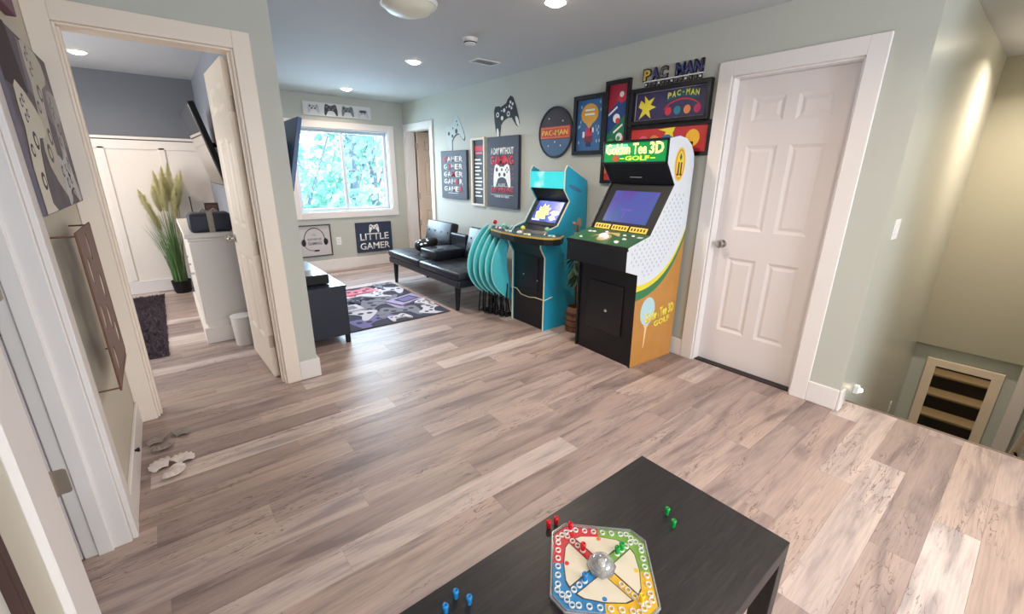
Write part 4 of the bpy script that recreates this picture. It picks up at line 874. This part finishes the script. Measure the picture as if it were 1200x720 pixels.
for m_, cx, cy, w_, rt in ((rc[3], -.20, -.58, .46, .4), (rc[2], .12, -.45, .44, -.3), (rc[1], .44, -.58, .34, 1.0), (rc[2], -.06, -.16, .50, .9), (rc[1], -.30, -.28, .44, -.8), (rc[5], .35, -.15, .48, .2), (rc[2], .12, .12, .40, 2.6), (rc[1], .36, .42, .40, -.6), (rc[1], -.15, .35, .52, .3), (rc[4], .05, .52, .40, .1), (rc[5], -.42, .55, .40, 1.4), (rc[1], .22, .30, .30, 1.2), (rc[2], -.30, .18, .34, .3), (rc[1], .02, -.66, .22, .1), (rc[1], .50, -.34, .26, 2.0), (rc[0], -.08, .16, .25, .5), (rc[1], -.42, .05, .34, 1.9), (rc[2], .42, .66, .3, .3)):
    rp('gamepad_pattern', m_, pad(cx, cy, w_, rt))
    for x, y_ in ((-.14, .03), (.14, .03), (.3, .15), (-.3, .15)):
        px, py = padrot(cx, cy, w_, rt, x, y_); rp('pattern_dot', rc[0] if m_ is not rc[0] else rc[2], ell(px, py, .07*w_, .07*w_, 10))
def rrect(cx, cy, w_, h_, rt): return [(cx+x*math.cos(rt)-y_*math.sin(rt), cy+x*math.sin(rt)+y_*math.cos(rt)) for x, y_ in rect(-w_/2, -h_/2, w_/2, h_/2)]
rp('console_pattern', rc[5], rrect(.36, -.12, .42, .26, .35)); rp('console_pattern', rc[0], rrect(.36, -.12, .25, .17, .35)); rp('console_pattern', rc[3], rrect(.36, -.12, .19, .12, .35))
rp('console_pattern', rc[1], rrect(-.34, -.10, .34, .20, .1)); rp('console_pattern', rc[2], rrect(-.34, -.10, .24, .12, .1))
rp('console_pattern', rc[4], rrect(-.02, .42, .40, .03, .1)); rp('console_pattern', rc[0], rrect(-.30, .56, .10, .20, .1))

# ================================================================ MEDIA CABINET, CONSOLE, TV
mc = thing('media_cabinet', 'low black media cabinet against the partition wall', 'cabinet', (0.70, 3.584, 0))
bx0, bx1, by1, bz = .0, .385, 1.25, .515
boxes('carcass', navy, [(bx0, bx1, 0, .018, .075, bz-.018), (bx0, bx1, by1-.018, by1, .075, bz-.018), (bx0, bx1, .018, by1-.018, .075, .093), (bx0, .01, .018, by1-.018, .093, bz-.018)], mc)
box('cabinet_top', navy, bx0, bx1+.005, -.004, by1+.004, bz-.018, bz, mc, bev=.002)
for k in range(3):
    y0 = .02+k*(by1-.04)/3; dr = box('cabinet_door', navy, bx1-.018, bx1, y0+.002, y0+(by1-.04)/3-.002, .095, bz-.02, mc, bev=.002); tube('knob', chrome, (bx1, y0+.04, .32), (bx1+.02, y0+.04, .32), .008, parent=dr)
for x in (.03, bx1-.02):
    for y_ in (.02, by1-.02): box('leg', blackm, x-.018, x+.018, y_-.018, y_+.018, 0, .076, mc, bev=.002)
gc = thing('game_console', 'black box-shaped device on top of the low cabinet', 'game console', (0.85, 3.80, .515))
box('case', blackm, -.14, .14, -.11, .14, .006, .085, gc, bev=.008, seg=2); box('glossy_lid', mat('glossy_lid', (30, 34, 42), .12), -.13, .13, -.10, .13, .085, .088, gc)
box('side_port', mat('dark_grey_plastic', (52, 54, 60), .4), .139, .146, -.03, .05, .03, .05, gc)
for x in (-.11, .11):
    for y_ in (-.08, .11): box('foot', blackm, x-.01, x+.01, y_-.01, y_+.01, 0, .007, gc)
tv = thing('wall_television', 'large television tilted down on the partition wall left of the window, seen from behind', 'television', mw=MW((0.885, 3.50, 1.79), (0, -1, 0), (1, 0, -.233)))
bk = mat('navy_plastic_back', (58, 84, 134), .35)
# local x along the wall, y = screen normal (toward the room), z up
TVW, TVH = 1.15, .66
box('panel', bk, -TVW, 0, -.028, .004, -.52-.0, 0, tv, bev=.004); box('screen', mat('tv_screen', (14, 16, 20), .1), -TVW+.012, -.012, .004, .006, -.505, -.012, tv); box('rear_housing', bk, -TVW+.25, -.25, -.055, -.028, -.48, -.15, tv, bev=.01)
path('mount_arm', blackm, [(-.55, -.05, -.35), (-.55, -.09, -.37)], .02, tv)

# ================================================================ BEDROOM
rugb = tag(box('shag_rug', mat('shag_rug_base', (70, 60, 66), 1.0), -1.1, -.17, 4.16, 6.38, 0, .006), 'dark grey brown shag rug on the bedroom floor', 'rug')
def shag():
    bm = bmesh.new(); rnd = random.Random(3)
    for i in range(9000):
        x, y_ = rnd.uniform(-.75, -.17), rnd.uniform(4.16, 6.38); a_ = rnd.uniform(0, 2*PI); l = rnd.uniform(.015, .03); w_ = .005
        dx, dy = math.cos(a_), math.sin(a_); t = rnd.uniform(-.02, .02), rnd.uniform(-.02, .02)
        v = [bm.verts.new(p) for p in ((x-dy*w_, y_+dx*w_, .004), (x+dy*w_, y_-dx*w_, .004), (x+t[0], y_+t[1], .004+l))]; bm.faces.new(v)
    return bm
sp_ = finish(shag(), 'pile', mat('shag_pile', (84, 72, 80), 1.0, noise=.5, nscale=9), rugb, kind='stuff')
# long white cabinet
wc = thing('white_cabinet', 'long white cabinet with a plinth along the right bedroom wall', 'cabinet', (0.125, 4.29, 0))
cabw = mat('ivory_cabinet_paint', (238, 230, 222), .4); L_ = 1.45
box('carcass', cabw, 0, .393, 0, L_, .14, .90, wc, bev=.002); box('plinth', cabw, -.03, .393, -.025, L_, 0, .14, wc, bev=.004); box('cabinet_top', cabw, -.035, .393, -.03, L_+.01, .90, .935, wc, bev=.005); box('moulding', cabw, -.02, .393, -.015, L_, .872, .90, wc, bev=.006)
boxes('end_panel_frame', cabw, [(.0, .06, -.008, 0, .14, .872), (.33, .393, -.008, 0, .14, .872), (.06, .33, -.008, 0, .81, .872), (.06, .33, -.008, 0, .14, .20)], wc)
for k in range(3):
    y0 = .03+k*.47; dd = boxes('cabinet_door', cabw, [(-.012, 0, y0, y0+.45, .16, .86)], wc, bev=.003); tube('knob', chrome, (-.012, y0+.05, .60), (-.035, y0+.05, .60), .010, parent=dd)
gb = thing('decorative_box', 'dark marbled box tied with a beige ribbon on top of the white bedroom cabinet', 'box', (0.29, 4.42, .935))
o = box('box_body', mat('marbled_navy', (52, 56, 70), .5, noise=.6, nscale=14), -.15, .15, -.10, .12, 0, .155, gb, bev=.03, seg=3); shade(o)
rb = mat('beige_ribbon', (176, 164, 148), .6); box('ribbon', rb, -.02, .02, -.103, .123, -.0, .158, gb)
for s in (-1, 1): path('bow_loop', rb, [(0, -.02, .158), (s*.04, -.02, .185), (s*.06, -.02, .165), (0, -.02, .16)], .006, gb)
fr_ = thing('brown_photo_frame', 'dark brown upright frame standing behind the box on the white bedroom cabinet', 'photo frame', (0.36, 4.95, .935))
box('frame_panel', mat('dark_brown_wood', (78, 56, 50), .4), -.055, .055, -.01, .01, 0, .20, fr_, bev=.002); box('picture', mat('brown_picture', (104, 78, 66), .4), -.043, .043, -.012, -.01, .02, .18, fr_)
bs_ = thing('black_candlestick', 'thin black candlestick on the white bedroom cabinet, left of the brown frame', 'candlestick', (0.20, 4.75, .935))
lathe('base', blackm, [(.022, 0), (.022, .004), (.006, .01)], parent=bs_, n=14); tube('rod', blackm, (0, 0, .008), (0, 0, .27), .0045, parent=bs_)
tb = thing('waste_bin', 'small white round waste bin beside the white bedroom cabinet and the open door', 'waste bin', (0.355, 4.10, 0))
lathe('bin_body', mat('matte_white_bin', (228, 222, 216), .5), [(.066, 0), (.070, .01), (.078, .25), (.080, .25), (.076, .245), (.068, .02)], parent=tb, n=28)
lathe('rim', trimw, [(.077, .245), (.083, .247), (.083, .256), (.077, .258)], parent=tb, n=28)
btv = thing('bedroom_television', 'television tilted steeply down on the bedroom wall beside the open door', 'television', mw=MW((0.297, 4.50, 1.945), (0, 1, 0), (-1, 0, -.24)))
# local x along y(world), y = screen normal toward the room, z down the panel
zz_ = (btv.matrix_world.to_3x3() @ Vector((0, 0, 1))).z; sg = 1 if zz_ < 0 else -1
def zspan(a_, b_): return (a_, b_) if sg > 0 else (-b_, -a_)
z0_, z1_ = zspan(0, .67); box('casing', blackm, 0, 1.12, -.05, -.004, z0_, z1_, btv, bev=.006); box('screen', mat('dark_glass', (190, 184, 180), .03, metal=1.0), .012, 1.108, -.004, .0, *zspan(.012, .658), btv)
path('mount_arm', blackm, [(.5, -.04, sg*.35), (.5, -.12, sg*.33)], .02, btv)
# pampas grass
pg = thing('pampas_grass', 'tall potted grass with pale yellow plumes in the bedroom corner', 'potted plant', (0.02, 6.42, 0))
lathe('pot', blackm, [(.075, 0), (.085, .02), (.098, .14), (.102, .15), (.090, .15), (.08, .12)], parent=pg, n=24)
grnl = mat('grass_green', (92, 126, 74), .6, noise=.3, nscale=8)
rnd = random.Random(11); bm = bmesh.new()
for i in range(170):
    a_ = rnd.uniform(0, 2*PI); r_ = rnd.uniform(0, .07); hh = rnd.uniform(.5, .86); lean = rnd.uniform(.03, .18); b0 = Vector((r_*math.cos(a_), r_*math.sin(a_), .12)); a2 = a_+rnd.uniform(-.5, .5)
    if math.cos(a2) > 0.2: lean *= .35
    prev = None
    for k in range(5):
        t = k/4; c_ = b0+Vector((math.cos(a2)*lean*t*t, min(.12, math.sin(a2)*lean*t*t), hh*t)); w_ = .0045*(1-t*.9); n_ = Vector((-math.sin(a2), math.cos(a2), 0))
        if abs(n_.x) < .5: n_ = Vector((1, 0, 0))
        q = (bm.verts.new(c_-n_*w_), bm.verts.new(c_+n_*w_))
        if prev: bm.faces.new((prev[0], prev[1], q[1], q[0]))
        prev = q
finish(bm, 'grass_blades', grnl, pg, kind='stuff')
plm = mat('pale_yellow_plume', (248, 238, 196), .9, noise=.15, nscale=20)
for i, (tx, ty, tz, ln) in enumerate(((-.20, -.02, 1.22, .34), (-.14, .02, 1.00, .26), (-.03, 0, 1.42, .42), (.05, .05, 1.47, .42), (.02, -.05, 1.34, .38), (.11, .03, 1.50, .44), (.18, .02, 1.38, .42), (.22, -.03, 1.42, .40), (.13, -.06, 1.25, .36), (-.07, .05, 1.26, .30))):
    sp0 = Vector((tx*.2, ty*.2, .13)); tip = Vector((tx, ty, tz)); mid = Vector((tx*.6, ty*.6, tz-ln))
    path('stem', mat('straw_stem', (170, 160, 100), .7), [tuple(sp0), tuple(mid), tuple(mid.lerp(tip, .5))], .003, pg, 5)
    bm = bmesh.new()
    for q in range(1500):
        t = rnd.random(); c_ = mid.lerp(tip, t); wd = .085*math.sin(PI*min(1, .12+t*.9))+.006; a_ = rnd.uniform(0, 2*PI); d__ = Vector((math.cos(a_), math.sin(a_), rnd.uniform(.2, .9))).normalized()
        e = c_+d__*wd*rnd.uniform(.5, 1); n_ = d__.cross(Vector((0, 0, 1))).normalized()*.0045
        bm.faces.new([bm.verts.new(p) for p in (c_-n_, c_+n_, e)])
    finish(bm, 'plume', plm, pg)

# ================================================================ PLANT BETWEEN THE MACHINES
vp = thing('leafy_plant_stand', 'tall artificial plant with drooping leaves in a woven pot between the two arcade machines', 'potted plant', (2.86, 2.60, 0))
wov = mat('woven_brown', (130, 96, 76), .7, noise=.3, nscale=30)
lathe('woven_pot', wov, [(.075, 0), (.09, .06), (.092, .12), (.08, .20), (.07, .24), (.062, .24), (.062, .2)], parent=vp, n=20)
for z in (.05, .11, .17): lathe('woven_band', mat('dark_woven', (84, 58, 48), .7), [(.088, z), (.0955, z+.006), (.0955, z+.016), (.086, z+.022)], parent=vp, n=20)
tube('trunk', mat('twig_brown', (92, 66, 48), .8), (0, 0, .22), (-.03, 0, 1.0), .010, .006, parent=vp)
leafm = mat('dusty_green_leaf', (62, 84, 66), .5, noise=.2, nscale=15)
def leaf_mesh():
    bm = bmesh.new(); pts = [(0, 0), (.25, .16), (.55, .20), (.85, .10), (1, 0)]; rows = []
    for x, w_ in pts: rows.append([bm.verts.new((x, -w_, -.25*x*x)), bm.verts.new((x, 0, -.25*x*x-.04*w_*5)), bm.verts.new((x, w_, -.25*x*x))])
    for a_, b_ in zip(rows, rows[1:]):
        bm.faces.new((a_[0], a_[1], b_[1], b_[0])); bm.faces.new((a_[1], a_[2], b_[2], b_[1]))
    me = bpy.data.meshes.new('leaf'); bm.to_mesh(me); bm.free(); me.materials.append(leafm)
    for p in me.polygons: p.use_smooth = True
    return me
lm_ = leaf_mesh(); rnd = random.Random(5)
def leaf(x, y_, z, s, az, tilt):
    o = bpy.data.objects.new('leaf', lm_); C.objects.link(o); o.parent = vp; o.location = (x, y_, z); o.scale = (s, s, s); o.rotation_euler = (0, tilt, az)
for i in range(26): leaf(-.03, -.01, rnd.uniform(.50, .78), rnd.uniform(.09, .15), PI+rnd.uniform(-1.3, 1.3), rnd.uniform(.1, .9))
for i in range(10): leaf(-.03, 0, rnd.uniform(.82, .99), rnd.uniform(.05, .08), rnd.uniform(0, 2*PI), rnd.uniform(-.3, .7))
for k in range(7): sphere('dried_flower', mat('dried_flower', (168, 120, 100), .8, noise=.3, nscale=20), (-.03+rnd.uniform(-.03, .02), rnd.uniform(-.03, .03), .74+k*.045), .017, vp, u=8, v=6)

# ================================================================ SHELLS ON THE FLOOR
def shell(label, x, y_, rz, s, m_):
    bm = bmesh.new(); nu, nv = 28, 7; rows = []
    for j in range(nv+1):
        t = j/nv; rw = []
        for i in range(nu+1):
            a_ = -1.25+2.5*i/nu; r_ = t*(1-.10*abs(a_)**1.5)*(1+.04*math.cos(a_*18)*t); rw.append(bm.verts.new((r_*math.cos(a_), r_*math.sin(a_)*.92, .38*math.sin(PI*t*.62+.1)*(1-.35*t)+.025*math.cos(a_*18)*t)))
        rows.append(rw)
    for a_, b_ in zip(rows, rows[1:]):
        for i in range(nu): bm.faces.new((a_[i], a_[i+1], b_[i+1], b_[i]))
    r = bmesh.ops.extrude_face_region(bm, geom=list(bm.faces))
    for v in [g_ for g_ in r['geom'] if isinstance(g_, bmesh.types.BMVert)]: v.co.z -= .07
    mz = min(v.co.z for v in bm.verts)
    for v in bm.verts: v.co = Vector(((v.co.x-.5)*s, v.co.y*s, (v.co.z-mz)*s))
    o = shade(finish(bm, 'seashell', m_)); o.location = (x, y_, 0.0005); o.rotation_euler = (0, 0, rz)
    return tag(o, label, 'seashell', 'shells on the floor by the left wall')
gsh = mat('grey_shell', (150, 140, 134), .6, noise=.35, nscale=40); wsh = mat('white_shell', (222, 210, 206), .55, noise=.2, nscale=40)
shell('grey-brown shell nearest the doorway casing', -.255, 2.775, 2.2, .072, gsh)
shell('grey ribbed shell just in front of the darkest one, beside the baseboard', -.225, 2.685, -.9, .074, gsh)
shell('grey-brown shell farthest right of the grey ones', -.145, 2.79, .9, .070, gsh)
shell('white shell next to the baseboard, left of the white ones', -.245, 2.50, 2.6, .080, wsh)
shell('oval white shell to the right of the white ones', -.150, 2.50, 1.1, .080, wsh)
shell('white shell nearest the viewer', -.185, 2.40, -.6, .080, wsh)

# ================================================================ COFFEE TABLE, BOARD GAME
TX0, TX1, TY0, TY1, TZ = 0.18, 1.205, 0.24, 0.728, 0.45
ct = thing('coffee_table', 'black-brown square-legged coffee table in the foreground with a board game on it', 'table', ((TX0+TX1)/2, (TY0+TY1)/2, 0))
hx, hy = (TX1-TX0)/2, (TY1-TY0)/2
box('tabletop', tablem, -hx, hx, -hy, hy, TZ-.05, TZ, ct, bev=.0015)
for sx in (-1, 1):
    for sy in (-1, 1): box('leg', tablem, sx*hx-(.05 if sx > 0 else 0), sx*hx+(.05 if sx < 0 else 0), sy*hy-(.05 if sy > 0 else 0), sy*hy+(.05 if sy < 0 else 0), 0, TZ-.05, ct, bev=.0015)
bg = thing('board_game', 'clear plastic pop-dice board game with red, green, blue and yellow quarters on the black table', 'board game', (.715, .509, TZ), (0, 0, -PI/4))
B = .128; c_ = .035
octo = [(-B+c_, -B), (B-c_, -B), (B, -B+c_), (B, B-c_), (B-c_, B), (-B+c_, B), (-B, B-c_), (-B, -B+c_)]
o = prism('clear_tray', clearp, octo, .0, .003, XY, bg)
bm = bmesh.new()
for p, q in zip(octo, octo[1:]+octo[:1]): btube(bm, (p[0], p[1], .011), (q[0], q[1], .011), .0022, n=6); bprism(bm, [(p[0], p[1]), (q[0], q[1]), (q[0]*.985, q[1]*.985), (p[0]*.985, p[1]*.985)], .003, .02, XY)
finish(bm, 'clear_rim', clearp, bg)
cols = {'red': mat('board_red', (206, 40, 54), .4), 'green': mat('board_green', (124, 172, 70), .4), 'blue': mat('board_blue', (40, 130, 190), .4), 'yellow': mat('board_yellow', (238, 188, 50), .4)}
k1 = .96*B; k2 = .96*c_
for nm, sx, sy in (('red', -1, 1), ('green', 1, 1), ('blue', -1, -1), ('yellow', 1, -1)):
    prism('colour_quarter', cols[nm], [(0, 0), (sx*k1, 0), (sx*k1, sy*(k1-k2)), (sx*(k1-k2), sy*k1), (0, sy*k1)], .003, .0135, XY, bg)
secm = mat('board_ivory', (226, 216, 196), .4); secl = mat('board_outline', (70, 66, 66), .4)
for k in range(4):
    a_ = k*PI/2
    pts = [(.030, -.012), (.030, .012), (.082, .066), (.091, .05), (.096, .0), (.091, -.05), (.082, -.066)]
    rot_ = lambda P, f_=1.0, cx=.068: [((cx+(x-cx)*f_)*math.cos(a_)-(y_*f_)*math.sin(a_), (cx+(x-cx)*f_)*math.sin(a_)+(y_*f_)*math.cos(a_)) for x, y_ in P]
    prism('sector_outline', secl, rot_(pts, 1.05), .0135, .0142, XY, bg); prism('ivory_sector', secm, rot_(pts, .97), .0142, .015, XY, bg)
    prism('sector_spot', [cols['yellow'], mat('spot_orange', (226, 120, 60), .4), cols['red'], cols['blue']][k], [(.088*math.cos(a_)+x, .088*math.sin(a_)+y_) for x, y_ in ell(0, 0, .006, .006, 12)], .015, .0156, XY, bg)
# peg holes
pm = bmesh.new(); 
for i in range(14):
    a_, b_ = 2*PI*i/14, 2*PI*(i+1)/14
    for (r1, z1, r2, z2) in ((.0076, 0, .0070, .0045), (.0070, .0045, .0054, .0045), (.0054, .0045, .0050, 0)):
        pm.faces.new([pm.verts.new((math.cos(t)*r_, math.sin(t)*r_, z_)) for t, r_, z_ in ((a_, r1, z1), (b_, r1, z1), (b_, r2, z2), (a_, r2, z2))])
bmesh.ops.remove_doubles(pm, verts=pm.verts, dist=1e-5); bmesh.ops.recalc_face_normals(pm, faces=pm.faces); ringme = bpy.data.meshes.new('peg_hole'); pm.to_mesh(ringme); pm.free(); ringme.materials.append(mat('pale_ring_plastic', (232, 234, 232), .2))
holes = []
for i in range(6):
    t = -.062+i*.0248
    holes += [(t, .111), (t, -.111), (.111, t), (-.111, t)]
for sx in (-1, 1):
    for sy in (-1, 1):
        for q in range(4): holes.append((sx*(.045+q*.0135), sy*(.045+q*.0135)))
        for q in range(4): holes.append((sx*(.112-q*.0115), sy*(.0775+q*.0115)))
for x, y_ in holes:
    o = bpy.data.objects.new('peg_hole', ringme); C.objects.link(o); o.parent = bg; o.location = (x, y_, .0137)
prism('dice_plinth', mat('grey_plinth', (176, 176, 180), .25, metal=.7), ell(0, 0, .037, .037, 8), .0135, .022, XY, bg)
lathe('dice_dome', domep, [(.031, .022), (.031, .026), (.028, .036), (.020, .044), (.009, .048), (0, .049)], parent=bg, n=28)
dz = box('dice', white, -.007, .007, -.007, .007, .0225, .0365, bg, bev=.0015); dz.rotation_euler = (0, 0, .5)
bm = bmesh.new()
for x, y_ in ((-.003, -.003), (.003, .003), (0, 0)): bmesh.ops.create_uvsphere(bm, u_segments=6, v_segments=4, radius=.001, matrix=Matrix.Translation((x, y_, .0366)))
finish(bm, 'pip', blackm, dz)
def peg_mesh(m_):
    bm = bmesh.new(); prof_ = [(.0038, 0), (.0046, .003), (.0052, .012), (.0056, .013), (.0060, .018), (.0048, .0205), (.0030, .0205), (.0028, .018), (0, .018)]; n = 12; rings = []
    for r_, z in prof_: rings.append([bm.verts.new((1.3*max(r_, 1e-4)*math.cos(2*PI*i/n), 1.3*max(r_, 1e-4)*math.sin(2*PI*i/n), 1.25*z)) for i in range(n)])
    for a_, b_ in zip(rings, rings[1:]):
        for i in range(n): bm.faces.new((a_[i], a_[(i+1) % n], b_[(i+1) % n], b_[i]))
    me = bpy.data.meshes.new('peg'); bmesh.ops.recalc_face_normals(bm, faces=bm.faces); bm.to_mesh(me); bm.free(); me.materials.append(m_)
    for p in me.polygons: p.use_smooth = True
    return me
pgm = {'red': peg_mesh(redplast), 'green': peg_mesh(greenplast), 'blue': peg_mesh(blueplast), 'yellow': peg_mesh(yelplast)}
def peg(col, label, x, y_, z=TZ):
    o = bpy.data.objects.new('game_peg', pgm[col]); C.objects.link(o); o.location = (x, y_, z); tag(o, label, 'game piece', 'pegs of the board game'); return o
peg('red', 'red peg on the table at the far edge, left one of the pair', .706, .688+.008)
peg('red', 'red peg on the table at the far edge, right one of the pair', .732, .692)
peg('green', 'green peg on the table, farther of the two green ones', 1.022, .512)
peg('green', 'green peg on the table, nearer of the two green ones', .994, .474)
peg('blue', 'blue peg on the table, farthest of the three blue ones', .383, .678)
peg('blue', 'blue peg on the table at the left of the three blue ones', .345, .662)
peg('blue', 'blue peg on the table at the right of the three blue ones', .400, .646)
def onb(u, v):  # board local to world
    a_ = -PI/4; return .715+u*math.cos(a_)-v*math.sin(a_), .509+u*math.sin(a_)+v*math.cos(a_)
for col, label, u, v in (('red', 'red peg in the top left corner area of the game board', -.0775, .112), ('red', 'red peg on the board beside the clear dice dome', -.045, .045), ('green', 'green peg on the board next to the clear dice dome', .045, .045), ('green', 'green peg on the board, farther from the clear dice dome', .0585, .0585),
                         ('blue', 'blue peg on the board in the blue quarter beside the dice dome', -.045, -.045), ('yellow', 'yellow peg on the board in the yellow quarter', .0855, -.0855)):
    x, y_ = onb(u, v); peg(col, label, x, y_, TZ+.0137)

# ================================================================ OUTSIDE THE WINDOW
og = struct(box('ground_outside', mat('grass_ground', (150, 190, 130), .9, noise=.3, nscale=.8), -14, 22, 6.9, 40, -3.2, -3.0))
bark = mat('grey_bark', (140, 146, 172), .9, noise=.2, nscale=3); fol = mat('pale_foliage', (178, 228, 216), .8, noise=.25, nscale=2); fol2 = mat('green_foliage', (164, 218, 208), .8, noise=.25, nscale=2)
def tree(label, x, y_, tr, hh, m_, seed, cr=1.9, n=2600, lean=0, z0=0.0):
    r = thing('tree', label, 'tree', (x, y_, -3.0)); rnd = random.Random(seed)
    tube('trunk', bark, (0, 0, 0), (lean, 0, hh), tr, tr*.5, parent=r)
    bm = bmesh.new(); btube(bm, (0, 0, hh*.45), (1.0, .2, hh*.75), tr*.35, tr*.15, 6); btube(bm, (0, 0, hh*.55), (-1.1, -.2, hh*.85), tr*.3, tr*.12, 6); finish(bm, 'branch', bark, r)
    bm = bmesh.new()
    cl = [(rnd.uniform(-cr, cr), rnd.uniform(-.8, .8), rnd.uniform(z0, hh)) for _ in range(26)]
    for i in range(n):
        c0 = rnd.choice(cl); p = Vector(c0)+Vector((rnd.gauss(0, .45), rnd.gauss(0, .45), rnd.gauss(0, .28))); s = rnd.uniform(.05, .13); d__ = Vector((rnd.gauss(0, 1), rnd.gauss(0, 1), rnd.gauss(0, 1))).normalized(); e = d__.orthogonal()*s
        f_ = d__.cross(e)
        bm.faces.new([bm.verts.new(q) for q in (p-e, p+f_*.5, p+e, p-f_*.5)])
    finish(bm, 'foliage', m_, r, kind='stuff')
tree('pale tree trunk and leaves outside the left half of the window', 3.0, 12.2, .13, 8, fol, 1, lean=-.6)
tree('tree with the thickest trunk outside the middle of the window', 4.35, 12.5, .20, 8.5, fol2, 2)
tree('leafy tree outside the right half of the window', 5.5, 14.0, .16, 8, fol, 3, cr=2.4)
def hedge():
    bm = bmesh.new(); rnd = random.Random(8)
    for i in range(9000):
        p = Vector((rnd.uniform(0, 11), 14.5+rnd.gauss(0, .8), -3+abs(rnd.gauss(0, 1.7)))); s = rnd.uniform(.08, .2); d__ = Vector((rnd.gauss(0, 1), rnd.gauss(0, 1), rnd.gauss(0, 1))).normalized(); e = d__.orthogonal()*s; f_ = d__.cross(e)
        bm.faces.new([bm.verts.new(q) for q in (p-e, p+f_*.5, p+e, p-f_*.5)])
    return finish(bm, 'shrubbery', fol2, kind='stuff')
tag(hedge(), 'blurry green shrubbery filling the lower part of the window view', 'shrubs')
